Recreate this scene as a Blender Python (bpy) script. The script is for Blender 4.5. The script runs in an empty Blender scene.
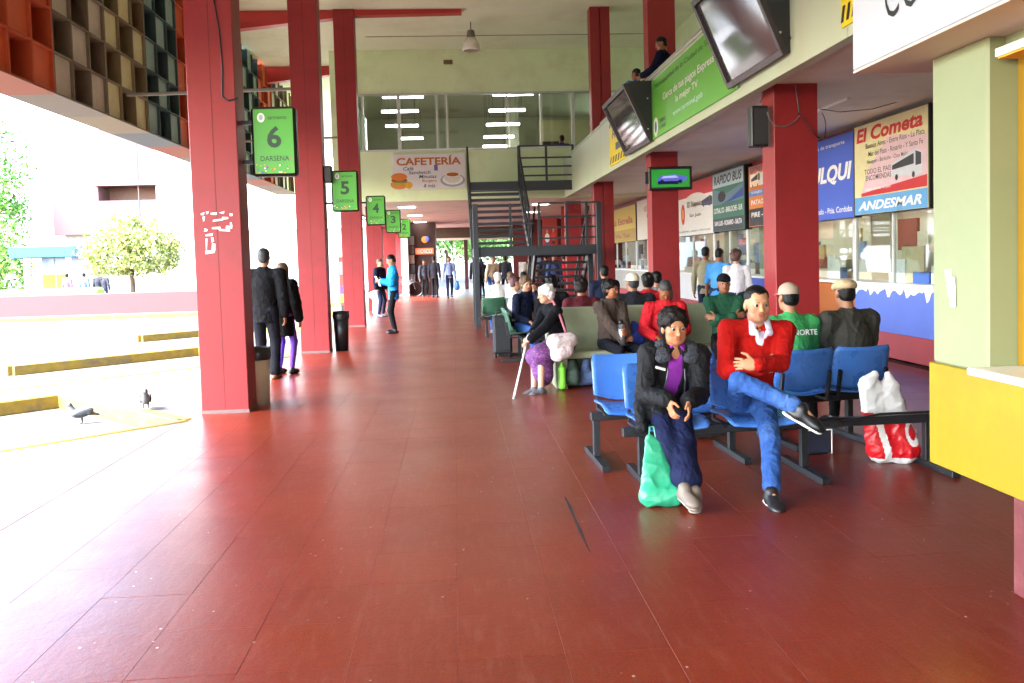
import bpy, math, random
import numpy as np
from mathutils import Matrix, Vector
random.seed(7); RNG = np.random.default_rng(7)
scene = bpy.context.scene
COL = scene.collection
# ------------------------------------------------------------------ camera
F, CX, CY, CAMH = 850.0, 512.0, 300.0, 1.55
def _axes(vp=(455, 260), lean=.029):
    Y = np.array([(vp[0]-CX)/F, -(vp[1]-CY)/F, -1.0]); Y /= np.linalg.norm(Y)
    u = np.array([-lean, 1.0, 0.0]); u[2] = -(u @ Y)/Y[2]; u /= np.linalg.norm(u)
    return np.array([np.cross(Y, u), Y, u])
R3 = _axes(); CAM = np.array([0, 0, CAMH])
def ray(x, y): return R3 @ np.array([(x-CX)/F, -(y-CY)/F, -1.0])
def G(x, y, z=0.0):
    d = ray(x, y); return CAM + d*((z-CAMH)/d[2])
def PX(x, y, X):
    d = ray(x, y); return CAM + d*(X/d[0])
def PY(x, y, Y):
    d = ray(x, y); return CAM + d*(Y/d[1])
cd = bpy.data.cameras.new('camera'); cam = bpy.data.objects.new('camera', cd); COL.objects.link(cam)
M = Matrix([list(R3[i])+[CAM[i]] for i in range(3)]+[[0, 0, 0, 1]])
cam.matrix_world = M
cd.sensor_width = 36; cd.lens = F*36/1024; cd.clip_end = 1500; cd.clip_start = .05
cd.shift_y = (CY-341.5)/1024
scene.camera = cam
# ------------------------------------------------------------------ world and sun
TO_SUN = Vector((-.62, -.30, .80)).normalized()
w = bpy.data.worlds.new('World'); scene.world = w; w.use_nodes = True
nt = w.node_tree; bg = nt.nodes['Background']
sky = nt.nodes.new('ShaderNodeTexSky'); sky.sky_type = 'NISHITA'; sky.sun_disc = False
sky.sun_elevation = math.asin(TO_SUN.z); sky.sun_rotation = math.atan2(TO_SUN.x, TO_SUN.y)
sky.dust_density = 2.2; sky.air_density = 1.0; sky.ozone_density = 1.0
nt.links.new(sky.outputs[0], bg.inputs[0]); bg.inputs[1].default_value = .15
sl = bpy.data.lights.new('sun', 'SUN'); sl.energy = 1.5; sl.angle = math.radians(20); sl.color = (1, .985, .97)
sun = bpy.data.objects.new('sun', sl); COL.objects.link(sun); sun.location = (-20, -10, 30)
sun.rotation_euler = (-TO_SUN).to_track_quat('-Z', 'Y').to_euler()
vs = scene.view_settings
vs.view_transform = 'Standard'; vs.look = 'None'; vs.gamma = 1; vs.use_curve_mapping = False
vs.exposure = 4.65
cy = scene.cycles
cy.use_denoising = True
try: cy.denoiser = 'OPENIMAGEDENOISE'
except Exception: pass
cy.max_bounces = 10; cy.diffuse_bounces = 6; cy.glossy_bounces = 4; cy.transmission_bounces = 6; cy.transparent_max_bounces = 12
cy.sample_clamp_indirect = 12; cy.caustics_reflective = False; cy.caustics_refractive = False
# ------------------------------------------------------------------ materials
def lin(h):
    h = h.lstrip('#'); v = [int(h[i:i+2], 16)/255 for i in (0, 2, 4)]
    return tuple(((x+.055)/1.055)**2.4 if x > .04045 else x/12.92 for x in v)
MATS = {}
def mat(name, col, rough=.6, var=.12, scale=6.0, bump=.0, bscale=60, metal=0.0, dirt=None, dscale=2.0, damt=.5, spec=.5, emit=None, es=1.0, attr=None, coat=0.0, stretch=None, fold=0.0):
    if name in MATS: return MATS[name]
    if isinstance(col, str): col = lin(col)
    m = bpy.data.materials.new(name); m.use_nodes = True; MATS[name] = m
    t = m.node_tree; L = t.links; b = t.nodes['Principled BSDF']
    b.inputs['Roughness'].default_value = rough; b.inputs['Metallic'].default_value = metal
    b.inputs['Specular IOR Level'].default_value = spec; b.inputs['Coat Weight'].default_value = coat
    geo = t.nodes.new('ShaderNodeNewGeometry'); pos = geo.outputs['Position']
    if stretch:
        mp = t.nodes.new('ShaderNodeMapping'); mp.inputs['Scale'].default_value = stretch
        L.new(pos, mp.inputs[0]); pos = mp.outputs[0]
    n = t.nodes.new('ShaderNodeTexNoise'); n.inputs['Scale'].default_value = scale; n.inputs['Detail'].default_value = 6; n.inputs['Roughness'].default_value = .62
    L.new(pos, n.inputs['Vector'])
    base = t.nodes.new('ShaderNodeMix'); base.data_type = 'RGBA'; base.blend_type = 'MULTIPLY'; base.inputs[0].default_value = 1
    if attr:
        a = t.nodes.new('ShaderNodeAttribute'); a.attribute_name = attr; L.new(a.outputs['Color'], base.inputs[6])
    else: base.inputs[6].default_value = (*col, 1)
    mr = t.nodes.new('ShaderNodeMapRange'); mr.inputs[1].default_value = .25; mr.inputs[2].default_value = .75
    mr.inputs[3].default_value = 1-var; mr.inputs[4].default_value = 1+var
    L.new(n.outputs['Fac'], mr.inputs[0]); L.new(mr.outputs[0], base.inputs[7])
    out = base.outputs[2]
    if dirt is not None:
        if isinstance(dirt, str): dirt = lin(dirt)
        n2 = t.nodes.new('ShaderNodeTexNoise'); n2.inputs['Scale'].default_value = dscale; n2.inputs['Detail'].default_value = 8; n2.inputs['Roughness'].default_value = .7
        L.new(pos, n2.inputs['Vector'])
        r2 = t.nodes.new('ShaderNodeMapRange'); r2.inputs[1].default_value = .5; r2.inputs[2].default_value = .72; r2.inputs[4].default_value = damt
        L.new(n2.outputs['Fac'], r2.inputs[0])
        mx = t.nodes.new('ShaderNodeMix'); mx.data_type = 'RGBA'; L.new(r2.outputs[0], mx.inputs[0]); L.new(out, mx.inputs[6]); mx.inputs[7].default_value = (*dirt, 1)
        out = mx.outputs[2]
    L.new(out, b.inputs['Base Color'])
    rr = t.nodes.new('ShaderNodeMapRange'); rr.inputs[3].default_value = max(.02, rough-.08); rr.inputs[4].default_value = min(1, rough+.08)
    L.new(n.outputs['Fac'], rr.inputs[0]); L.new(rr.outputs[0], b.inputs['Roughness'])
    if bump:
        n3 = t.nodes.new('ShaderNodeTexNoise'); n3.inputs['Scale'].default_value = bscale; n3.inputs['Detail'].default_value = 4
        L.new(geo.outputs['Position'], n3.inputs['Vector'])
        bp = t.nodes.new('ShaderNodeBump'); bp.inputs['Strength'].default_value = bump; bp.inputs['Distance'].default_value = .01
        L.new(n3.outputs['Fac'], bp.inputs['Height']); L.new(bp.outputs[0], b.inputs['Normal'])
    if fold:
        n4 = t.nodes.new('ShaderNodeTexNoise'); n4.inputs['Scale'].default_value = 7.5; n4.inputs['Detail'].default_value = 1.5; n4.inputs['Distortion'].default_value = 2.2
        L.new(geo.outputs['Position'], n4.inputs['Vector'])
        b4 = t.nodes.new('ShaderNodeBump'); b4.inputs['Strength'].default_value = fold; b4.inputs['Distance'].default_value = .03
        L.new(n4.outputs['Fac'], b4.inputs['Height'])
        if bump: L.new(bp.outputs[0], b4.inputs['Normal'])
        L.new(b4.outputs[0], b.inputs['Normal'])
    if emit is not None:
        if isinstance(emit, str): emit = lin(emit)
        b.inputs['Emission Color'].default_value = (*emit, 1); b.inputs['Emission Strength'].default_value = es
    return m
def glass(name, tint=(.9, .95, .93), refl=1.0, dark=0.0):
    if name in MATS: return MATS[name]
    m = bpy.data.materials.new(name); m.use_nodes = True; MATS[name] = m
    t = m.node_tree; t.nodes.clear(); L = t.links
    o = t.nodes.new('ShaderNodeOutputMaterial'); mx = t.nodes.new('ShaderNodeMixShader')
    tr = t.nodes.new('ShaderNodeBsdfTransparent'); tr.inputs[0].default_value = (*tint, 1)
    gl = t.nodes.new('ShaderNodeBsdfGlossy'); gl.inputs['Roughness'].default_value = .03
    fr = t.nodes.new('ShaderNodeFresnel'); fr.inputs[0].default_value = 1.6
    ge = t.nodes.new('ShaderNodeNewGeometry'); ma = t.nodes.new('ShaderNodeMath'); ma.operation = 'MULTIPLY_ADD'; ma.inputs[1].default_value = .625-1.6; ma.inputs[2].default_value = 1.6
    L.new(ge.outputs['Backfacing'], ma.inputs[0]); L.new(ma.outputs[0], fr.inputs[0])
    L.new(fr.outputs[0], mx.inputs[0]); L.new(tr.outputs[0], mx.inputs[1]); L.new(gl.outputs[0], mx.inputs[2]); L.new(mx.outputs[0], o.inputs[0])
    return m
def lamp_mat(name, col, s):
    if name in MATS: return MATS[name]
    m = bpy.data.materials.new(name); m.use_nodes = True; MATS[name] = m
    b = m.node_tree.nodes['Principled BSDF']; b.inputs['Base Color'].default_value = (*[.6*c for c in col], 1)
    b.inputs['Emission Color'].default_value = (*col, 1); b.inputs['Emission Strength'].default_value = s
    return m
# ------------------------------------------------------------------ mesh helpers
WL = {}
def wloc(o):
    return np.array(WL.get(o.name, (0, 0, 0))) if o is not None else np.zeros(3)
def mesh_obj(name, V, Fc, m, parent=None, smooth=False, local=False):
    V = np.asarray(V, float)
    if parent is not None and not local: V = V - wloc(parent)
    me = bpy.data.meshes.new(name); me.from_pydata(V.tolist(), [], Fc if isinstance(Fc, list) else Fc.tolist())
    for x in (m if isinstance(m, (list, tuple)) else [m]): me.materials.append(x)
    if smooth: me.shade_smooth()
    o = bpy.data.objects.new(name, me); COL.objects.link(o)
    if parent is not None:
        o.parent = parent; WL[o.name] = WL.get(parent.name, (0, 0, 0))
    return o
def thing(name, label, cat, loc=(0, 0, 0), group=None, rz=0):
    o = bpy.data.objects.new(name, None); COL.objects.link(o); o.empty_display_size = .1
    o.location = loc; o.rotation_euler = (0, 0, rz); WL[o.name] = tuple(loc)
    o['label'] = label; o['category'] = cat
    if group: o['group'] = group
    return o
def tag(o, label, cat, group=None):
    o['label'] = label; o['category'] = cat
    if group: o['group'] = group
    return o
def struct(o, label=None):
    o['kind'] = 'structure'
    if label: o['label'] = label
    return o
CHAM = {}
class MB:
    def __init__(s): s.V = []; s.F = []
    def add(s, V, Fc):
        n = len(s.V); s.V += [tuple(v) for v in V]; s.F += [tuple(i+n for i in f) for f in Fc]; return s
    def box(s, x0, x1, y0, y1, z0, z1, b=0.0):
        c = np.array([(x0+x1)/2, (y0+y1)/2, (z0+z1)/2]); return s.obox(c, np.eye(3), (abs(x1-x0)/2, abs(y1-y0)/2, abs(z1-z0)/2), b)
    def obox(s, c, A, h, b=0.0):
        A = np.asarray(A, float); c = np.asarray(c, float); h = np.asarray(h, float); b = min(b, .49*min(h)*2*.5)
        if b <= 0:
            V = [c + A.T @ (h*np.array(q)) for q in [(-1,-1,-1),(1,-1,-1),(1,1,-1),(-1,1,-1),(-1,-1,1),(1,-1,1),(1,1,1),(-1,1,1)]]
            Fc = [(0,3,2,1),(4,5,6,7),(0,1,5,4),(1,2,6,5),(2,3,7,6),(3,0,4,7)]
            return s.add(V, Fc)
        V = []; ix = {}
        for sx in (-1, 1):
            for sy in (-1, 1):
                for sz in (-1, 1):
                    S = np.array((sx, sy, sz))
                    for a in range(3):
                        q = (h-b)*S; q = q.astype(float); q[a] = h[a]*S[a]
                        ix[(sx, sy, sz, a)] = len(V); V.append(c + A.T @ q)
        Fc = []
        for a in range(3):
            o = [i for i in range(3) if i != a]
            for sg in (-1, 1):
                ring = []
                for (u, v) in [(-1,-1),(1,-1),(1,1),(-1,1)]:
                    S = [0,0,0]; S[a] = sg; S[o[0]] = u; S[o[1]] = v; ring.append(ix[(*S, a)])
                flip = (sg > 0) != (a == 1)
                Fc.append(tuple(ring) if flip else tuple(ring[::-1]))
        for a in range(3):   # edges along a
            o = [i for i in range(3) if i != a]
            for u in (-1, 1):
                for v in (-1, 1):
                    def key(sa, ax):
                        S = [0,0,0]; S[a] = sa; S[o[0]] = u; S[o[1]] = v; return ix[(*S, ax)]
                    q = (key(-1, o[0]), key(1, o[0]), key(1, o[1]), key(-1, o[1]))
                    Fc.append(q)
        for sx in (-1, 1):
            for sy in (-1, 1):
                for sz in (-1, 1): Fc.append(tuple(ix[(sx, sy, sz, a)] for a in range(3)))
        return s.add(V, Fc)
    def bar(s, p, q, wd, ht, up=(0, 0, 1), b=0.0):
        p = np.asarray(p, float); q = np.asarray(q, float); d = q-p; L = np.linalg.norm(d); d /= L
        up = np.asarray(up, float); x = np.cross(d, up); x /= np.linalg.norm(x); z = np.cross(x, d)
        return s.obox((p+q)/2, [x, d, z], (wd/2, L/2, ht/2), b)
    def cyl(s, p, q, r, n=12, r2=None, cap=True):
        r2 = r if r2 is None else r2
        p = np.asarray(p, float); q = np.asarray(q, float); d = q-p; d /= np.linalg.norm(d)
        a = np.cross(d, (0, 0, 1) if abs(d[2]) < .9 else (1, 0, 0)); a /= np.linalg.norm(a); b = np.cross(d, a)
        V = [c + rr*(math.cos(t)*a+math.sin(t)*b) for c, rr in ((p, r), (q, r2)) for t in [2*math.pi*i/n for i in range(n)]]
        Fc = [(i, (i+1) % n, n+(i+1) % n, n+i) for i in range(n)]
        if cap: Fc += [tuple(range(n))[::-1], tuple(range(n, 2*n))]
        return s.add(V, Fc)
    def tube(s, pts, r, n=8):
        for a, b in zip(pts[:-1], pts[1:]): s.cyl(a, b, r, n)
        return s
    def lathe(s, prof, c, n=20):
        V = [(c[0]+r*math.cos(2*math.pi*i/n), c[1]+r*math.sin(2*math.pi*i/n), c[2]+z) for r, z in prof for i in range(n)]
        Fc = [(j*n+i, j*n+(i+1) % n, (j+1)*n+(i+1) % n, (j+1)*n+i) for j in range(len(prof)-1) for i in range(n)]
        Fc.append(tuple(range((len(prof)-1)*n, len(prof)*n))); return s.add(V, Fc)
    def prism(s, P, z0, z1):   # polygon in xy
        n = len(P); V = [(x, y, z0) for x, y in P]+[(x, y, z1) for x, y in P]
        return s.add(V, [tuple(range(n))[::-1], tuple(range(n, 2*n))]+[(i, (i+1) % n, n+(i+1) % n, n+i) for i in range(n)])
    def prism3(s, P, d):       # polygon of 3-D points swept by vector d
        n = len(P); P = [np.asarray(p, float) for p in P]; d = np.asarray(d, float)
        return s.add(P+[p+d for p in P], [tuple(range(n))[::-1], tuple(range(n, 2*n))]+[(i, (i+1) % n, n+(i+1) % n, n+i) for i in range(n)])
    def ell(s, c, r, n=14, m=9, A=None):
        c = np.asarray(c, float); A = np.eye(3) if A is None else np.asarray(A, float)
        V = []
        for j in range(m+1):
            ph = math.pi*j/m
            for i in range(n):
                t = 2*math.pi*i/n; V.append(c + A.T @ (np.array([math.sin(ph)*math.cos(t), math.sin(ph)*math.sin(t), -math.cos(ph)])*np.array(r)))
        return s.add(V, [(j*n+i, j*n+(i+1) % n, (j+1)*n+(i+1) % n, (j+1)*n+i) for j in range(m) for i in range(n)])
    def build(s, name, m, parent=None, smooth=False, local=False):
        return mesh_obj(name, s.V, s.F, m, parent, smooth, local)
def text(s, p, xd, up, wd, ht, m, parent, depth=.004, bold=0.0, shear=0.0, name='lettering', local=False):
    """Words fitted in a wd x ht rectangle whose lower left corner is p."""
    cu = bpy.data.curves.new('t', 'FONT'); cu.body = s; cu.size = 1; cu.offset = bold; cu.shear = shear; cu.resolution_u = 3
    o = bpy.data.objects.new('t', cu); COL.objects.link(o)
    me = o.to_mesh(depsgraph=None) if False else None
    dg = bpy.context.evaluated_depsgraph_get(); ev = o.evaluated_get(dg); me = bpy.data.meshes.new_from_object(ev)
    V = np.array([v.co[:] for v in me.vertices]); Fc = [tuple(f.vertices) for f in me.polygons]
    bpy.data.objects.remove(o); bpy.data.curves.remove(cu); bpy.data.meshes.remove(me)
    lo = V.min(0); sz = np.maximum(V.max(0)-lo, 1e-6)
    xd = np.asarray(xd, float); up = np.asarray(up, float); nr = np.cross(xd, up)
    Q = np.asarray(p, float) + np.outer((V[:, 0]-lo[0])/sz[0]*wd, xd) + np.outer((V[:, 1]-lo[1])/sz[1]*ht, up) + depth*nr
    return mesh_obj(name, Q, Fc, m, parent, local=local)
def disc(mb, c, xd, up, rx, rz, n=24, depth=0.0, a0=0, a1=2*math.pi):
    c = np.asarray(c, float); xd = np.asarray(xd, float); up = np.asarray(up, float); nr = np.cross(xd, up)
    V = [c + depth*nr + rx*math.cos(a0+(a1-a0)*i/n)*xd + rz*math.sin(a0+(a1-a0)*i/n)*up for i in range(n+1)]
    mb.add([c+depth*nr]+V, [(0, i+1, i+2) for i in range(n)]); return mb
def quad(mb, P): return mb.add(P, [tuple(range(len(P)))])
# ================================================================== the setting
RED = mat('column_red_paint', '#8a2226', .45, .10, 3, .05, 25, spec=.38, dirt='#6e1c1e', dscale=1.3, damt=.4)
REDB = mat('beam_red_paint', '#a82a28', .45, .1, 3)
CREAM = mat('cream_wall_paint', '#d6e8c0', .6, .05, 1.5, .03, 30, dirt='#a8a884', dscale=.9, damt=.35)
CREAM2 = mat('cream_parapet_paint', '#bccab2', .55, .04, 1.5, .03, 30, dirt='#b9b69a', dscale=1.2, damt=.35, stretch=(1, 1, .3))
CEIL = mat('ceiling_plaster', '#dae2ca', .75, .05, 1.2, .06, 14, dirt='#a09a80', dscale=.7, damt=.3)
SOFF = mat('soffit_plaster', '#e2e6e0', .75, .06, 1.1, .06, 14, dirt='#9c978a', dscale=.8, damt=.35)
STEEL = mat('dark_steel', '#2a2f36', .45, .15, 8, metal=.3)
BLACK = mat('black_plastic', '#17171a', .4, .15, 10)
WHITE = mat('white_paint', '#e8e8e6', .5, .05, 3)
ALU = mat('aluminium_frame', '#b9bcbc', .4, .06, 6, metal=.4)
CONC = mat('bay_concrete', '#5f5853', .85, .14, 1.2, .15, 40, dirt='#7d766c', dscale=.6, damt=.45)
ROADM = mat('road_concrete', '#57514c', .85, .14, .8, .15, 40, dirt='#75706a', dscale=.4, damt=.4)
YELK = mat('kerb_yellow_paint', '#7d6820', .7, .2, 9, .2, 50, dirt='#544d44', dscale=4, damt=1.0)
GROUT = mat('floor_grout', '#44160c', .8, .2, 20)
PINKW = mat('pink_wall_paint', '#5c2c2e', .7, .1, 1.5, .1, 20, dirt='#4a2628', dscale=.8, damt=.4)

def floor_mat():
    m = bpy.data.materials.new('red_floor_tile'); m.use_nodes = True; t = m.node_tree; L = t.links
    b = t.nodes['Principled BSDF']; geo = t.nodes.new('ShaderNodeNewGeometry'); P = geo.outputs['Position']
    def node(k, **kw):
        n = t.nodes.new(k)
        for a, v in kw.items(): setattr(n, a, v)
        return n
    def noise(sc, det=5, ro=.6, vec=P):
        n = node('ShaderNodeTexNoise'); n.inputs['Scale'].default_value = sc; n.inputs['Detail'].default_value = det; n.inputs['Roughness'].default_value = ro
        L.new(vec, n.inputs['Vector']); return n.outputs['Fac']
    def rng(v, a, b_, c, d):
        n = node('ShaderNodeMapRange'); n.inputs[1].default_value = a; n.inputs[2].default_value = b_; n.inputs[3].default_value = c; n.inputs[4].default_value = d
        L.new(v, n.inputs[0]); return n.outputs[0]
    def mix(f, a, c, bt='MIX'):
        n = node('ShaderNodeMix', data_type='RGBA', blend_type=bt)
        if isinstance(f, float): n.inputs[0].default_value = f
        else: L.new(f, n.inputs[0])
        for i, x in ((6, a), (7, c)):
            if isinstance(x, tuple): n.inputs[i].default_value = (*x, 1)
            else: L.new(x, n.inputs[i])
        return n.outputs[2]
    # one tone for each tile
    sub = node('ShaderNodeVectorMath', operation='ADD'); sub.inputs[1].default_value = (2.14+.42*40, .13+.42*60, .6); L.new(P, sub.inputs[0])
    dv = node('ShaderNodeVectorMath', operation='MULTIPLY'); dv.inputs[1].default_value = (1/.42, 1/.42, 0); L.new(sub.outputs[0], dv.inputs[0])
    fl = node('ShaderNodeVectorMath', operation='FLOOR'); L.new(dv.outputs[0], fl.inputs[0])
    wn = node('ShaderNodeTexWhiteNoise', noise_dimensions='3D'); L.new(fl.outputs[0], wn.inputs['Vector'])
    c = mix(rng(noise(1.1), .3, .7, 0, 1), lin('#741b06'), lin('#852808'))
    c = mix(rng(noise(26, 3), .35, .65, 0, .2), c, lin('#4e1606'))
    c = mix(rng(noise(95, 3, .8), .42, .62, 0, .6), c, lin('#421004'))
    c = mix(rng(noise(130, 2, .8), .57, .68, 0, .5), c, lin('#a8583a'))
    c = mix(rng(noise(.55, 5, .65), .46, .66, 0, .55), c, lin('#561206'))
    tone = rng(wn.outputs['Value'], 0, 1, .95, 1.05)
    cb = node('ShaderNodeCombineColor'); [L.new(tone, cb.inputs[i]) for i in range(3)]
    c = mix(1.0, c, cb.outputs[0], 'MULTIPLY')
    # scuffs and pale specks
    st = node('ShaderNodeMapping'); st.inputs['Scale'].default_value = (5, .8, 1); st.inputs['Rotation'].default_value = (0, 0, .5); L.new(P, st.inputs[0])
    c = mix(rng(noise(5, 6, .7, st.outputs[0]), .5, .85, 0, .4), c, lin('#9a6250'))
    vo = node('ShaderNodeTexVoronoi'); vo.inputs['Scale'].default_value = 9; L.new(P, vo.inputs['Vector'])
    sp = rng(vo.outputs['Distance'], .035, .07, 1, 0)
    gate = rng(noise(1.7, 2), .4, .55, 0, .8)
    mu = node('ShaderNodeMath', operation='MULTIPLY'); L.new(sp, mu.inputs[0]); L.new(gate, mu.inputs[1])
    c = mix(mu.outputs[0], c, lin('#d8c8c0'))
    L.new(c, b.inputs['Base Color'])
    r = rng(noise(1.3, 4, .6), .25, .75, .30, .40); L.new(r, b.inputs['Roughness'])
    b.inputs['Specular IOR Level'].default_value = .68
    bp = node('ShaderNodeBump'); bp.inputs['Strength'].default_value = .3; bp.inputs['Distance'].default_value = .004
    L.new(noise(38, 3), bp.inputs['Height'])
    bp2 = node('ShaderNodeBump'); bp2.inputs['Strength'].default_value = .12; bp2.inputs['Distance'].default_value = .01
    L.new(noise(9, 2), bp2.inputs['Height']); L.new(bp.outputs[0], bp2.inputs['Normal']); L.new(bp2.outputs[0], b.inputs['Normal'])
    return m
FLOOR = floor_mat()
# ---- ground and road, one sheet to the horizon
mb = MB(); S = 700
quad(mb, [(-S, -S, -.16), (S, -S, -.16), (S, S, -.16), (-S, S, -.16)])
struct(mb.build('road', ROADM))
# ---- hall floor: bed, near tiles one by one, the far ones joined
floor = struct(MB().box(-2.79, 6.0, -30, 46, -.3, -.008).build('floor', GROUT))
T = .42; GP = .0011
mb = MB().box(-T/2+GP/2, T/2-GP/2, -T/2+GP/2, T/2-GP/2, -.007, 0, .0006)
me_tile = None; cells = []
for i in range(-2, 21):
    for j in range(-71, 110):
        x0 = -2.14+T*i; y0 = -.13+T*j
        if x0 < -2.8 or x0+T > 6.02: continue
        cx_, cy_ = x0+T/2, y0+T/2
        q = R3.T @ (np.array([cx_, cy_, 0])-CAM); vis = False
        if q[2] < -1:
            px = CX+F*q[0]/-q[2]; py = CY-F*q[1]/-q[2]; vis = -60 < px < 1080 and py < 760
        cells.append((not vis, math.hypot(cx_, cy_), cx_, cy_))
cells.sort(); near, far_ = cells[:300], cells[300:]
for k, (_, _, x, y) in enumerate(near):
    if me_tile is None:
        o = mb.build('tile', FLOOR, floor); me_tile = o.data
    else:
        o = bpy.data.objects.new('tile', me_tile); COL.objects.link(o); o.parent = floor
    o.location = (x, y, random.uniform(-.0006, .0004)); o.rotation_euler = (random.gauss(0, .0006), random.gauss(0, .0006), 0)
mb = MB()
for (_, _, x, y) in far_:
    h = T/2-GP/2; quad(mb, [(x-h, y-h, 0), (x+h, y-h, 0), (x+h, y+h, 0), (x-h, y+h, 0)])
o = mb.build('tile', FLOOR, floor); o['kind'] = 'stuff'
quad_ = MB().box(-2.78, -2.14-.42, -30, 46, -.007, -.0005).build('edge_strip', FLOOR, floor)
cr = [G(565, 497), G(570, 507), G(574, 517), G(580, 530), G(585, 542), G(590, 552)]
mb = MB()
for i in range(5):
    a, b = cr[i], cr[i+1]; q = [.004, .009, .006, .010, .005, .002]
    quad(mb, [(a[0]-q[i], a[1], .0012), (b[0]-q[i+1], b[1], .0012), (b[0]+q[i+1], b[1], .0012), (a[0]+q[i], a[1], .0012)])
mb.build('crack', mat('crack_dark', '#1c0a06', .9, .3, 60), floor)
# ---- sawtooth bus platform
D = np.array([-.73, -.68]); PIT = 5.83
kerbs = []
mbp = MB()
for k in range(-7, 5):
    A = np.array([-2.79, 8.79+PIT*k]); B = np.array([-5.01, 11.04+PIT*k]); C = B+D*3.3; A2 = np.array([-2.79, 8.79+PIT*(k+1)])
    E_ = A2+D*(3.3+4.05)
    mbp.prism([A, B+(0, .0), C, E_, A2][::-1], -.2, -.002)
    kerbs += [(A, B), (B, C), (C, E_), (A2, E_)]
struct(mbp.build('platform', CONC))
for a, b in kerbs:
    d = (b-a)/np.linalg.norm(b-a); n = np.array([-d[1], d[0]])
    m_ = MB().bar((*a, -.076), (*b, -.076), .16, .175, b=.012)
    struct(m_.build('kerb', YELK))
# ---- columns
def column(x0, y0, z1, label, side):
    t = thing('column', label, 'column', (x0+.245, y0+.18, 0), 'red columns of the hall')
    xm = x0+.245
    if side == 'C':
        for a, b in ((x0, xm-.012), (xm+.012, x0+.49)): MB().box(a, b, y0, y0+.36, .0, z1, .006).build('post', RED, t)
        MB().box(xm-.012, xm+.012, y0+.05, y0+.31, .0, z1).build('web', RED, t)
    else:
        MB().box(x0, x0+.49, y0, y0+.36, .0, z1, .006).build('shaft', RED, t)
        if side == 'L': MB().box(xm-.002, xm+.002, y0-.0012, y0+.01, .04, z1).build('joint', mat('joint_dark_red', '#3c0e10', .8), t)
    MB().box(x0-.004, x0+.494, y0-.004, y0+.364, .0, .035).build('skirting', mat('skirting_grey', '#6b5a58', .7, .2, 8), t)
    return t
LX, RX, Y0 = -2.72, 3.51, 9.12
ordl = ['nearest of the left row, holding the number 6 sign', 'second of the left row, beside the black bin', 'third of the left row, behind the number 5 sign',
        'fourth of the left row, behind the number 4 sign', 'fifth of the left row, behind the number 3 sign', 'last of the left row, behind the number 2 sign']
COLS = {}
for k in range(0, 6):
    y = Y0+PIT*k; COLS['L', k] = column(LX, y, 7.6 if k < 3 else 3.3, 'tall red column, '+ordl[k], 'L')
ordr = {0: 'nearest on the ticket office side, with loose cables', 1: 'second on the ticket office side, carrying the small screen', 2: 'third on the ticket office side, at the end of the stair landing', 3: 'under the balcony far beyond the stair landing'}
for k in ordr:
    COLS['R', k] = column(RX-(.06 if k == 2 else 0), Y0+PIT*k, 7.6 if k < 3 else 3.3, 'red column '+ordr[k], 'C' if k == 2 else 'R')
t = COLS['L', 0]
# cable and paper remains on the nearest column
cab = [(-2.41, 9.112, 4.9), (-2.40, 9.112, 4.3), (-2.36, 9.112, 4.0), (-2.345, 9.112, 3.6), (-2.36, 9.11, 3.32), (-2.30, 9.11, 3.27), (-2.2, 9.11, 3.30)]
MB().tube(cab, .008, 6).build('cable', BLACK, t)
mb = MB()
for (x, y, w_, h_) in [(201, 213, 3, 2), (206, 212, 3, 2), (203, 217, 2, 4), (211, 213, 6, 1.5), (219, 212, 5, 1.5), (229, 213, 3, 3), (230, 222, 2, 4), (213, 219, 10, 2), (222, 217, 6, 2), (212, 227, 9, 2), (219, 229, 11, 2), (226, 226, 6, 2), (204, 229, 3, 2),
                       (205, 234, 8, 2.5), (205, 238, 2.5, 12), (211, 237, 3, 5), (206, 251, 9, 2.5), (212, 244, 3, 6)]:
    p = PY(x, y, 9.117); q = PY(x+w_, y+h_, 9.117); j = lambda: random.uniform(-.008, .008)
    quad(mb, [(p[0]+j(), 9.117, q[2]+j()), (q[0]+j(), 9.117, q[2]+j()), (q[0]+j(), 9.117, p[2]+j()), (p[0]+j(), 9.117, p[2]+j())])
mb.build('paper_remnant', WHITE, t)['kind'] = 'stuff'
# ---- ceiling and beams
ceil = struct(MB().box(-6.2, 9, -30, 33.3, 7.6, 7.8).build('ceiling', CEIL))
struct(MB().box(-6.2, -3.4, 33.3, 46, 7.6, 7.8).build('ceiling', CEIL))
for y in (13.0, 18.83, 23.3):
    MB().box(-2.2, 6.5, y, y+.03, 7.585, 7.5995).build('panel_joint', mat('ceiling_joint', '#8c8a72', .8), ceil)
for k in range(0, 4):
    y = Y0+PIT*k
    P = [(-6.15, y+.06, 7.05), (-2.2, y+.06, 7.46), (.35, y+.06, 7.50), (.35, y+.06, 7.595), (-6.15, y+.06, 7.595)]
    if k == 3: P = [(-6.15, y+.06, 7.05), (-3.45, y+.06, 7.35), (-3.45, y+.06, 7.595), (-6.15, y+.06, 7.595)]
    o = MB().prism3(P, (0, .24, 0)).build('roof_beam', REDB); tag(o, 'red tapered roof beam above the '+['nearest left column', 'second left column', 'third left column with a thin tip', 'far left canopy beyond the cafeteria'][k], 'beam', 'red roof beams')
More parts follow.
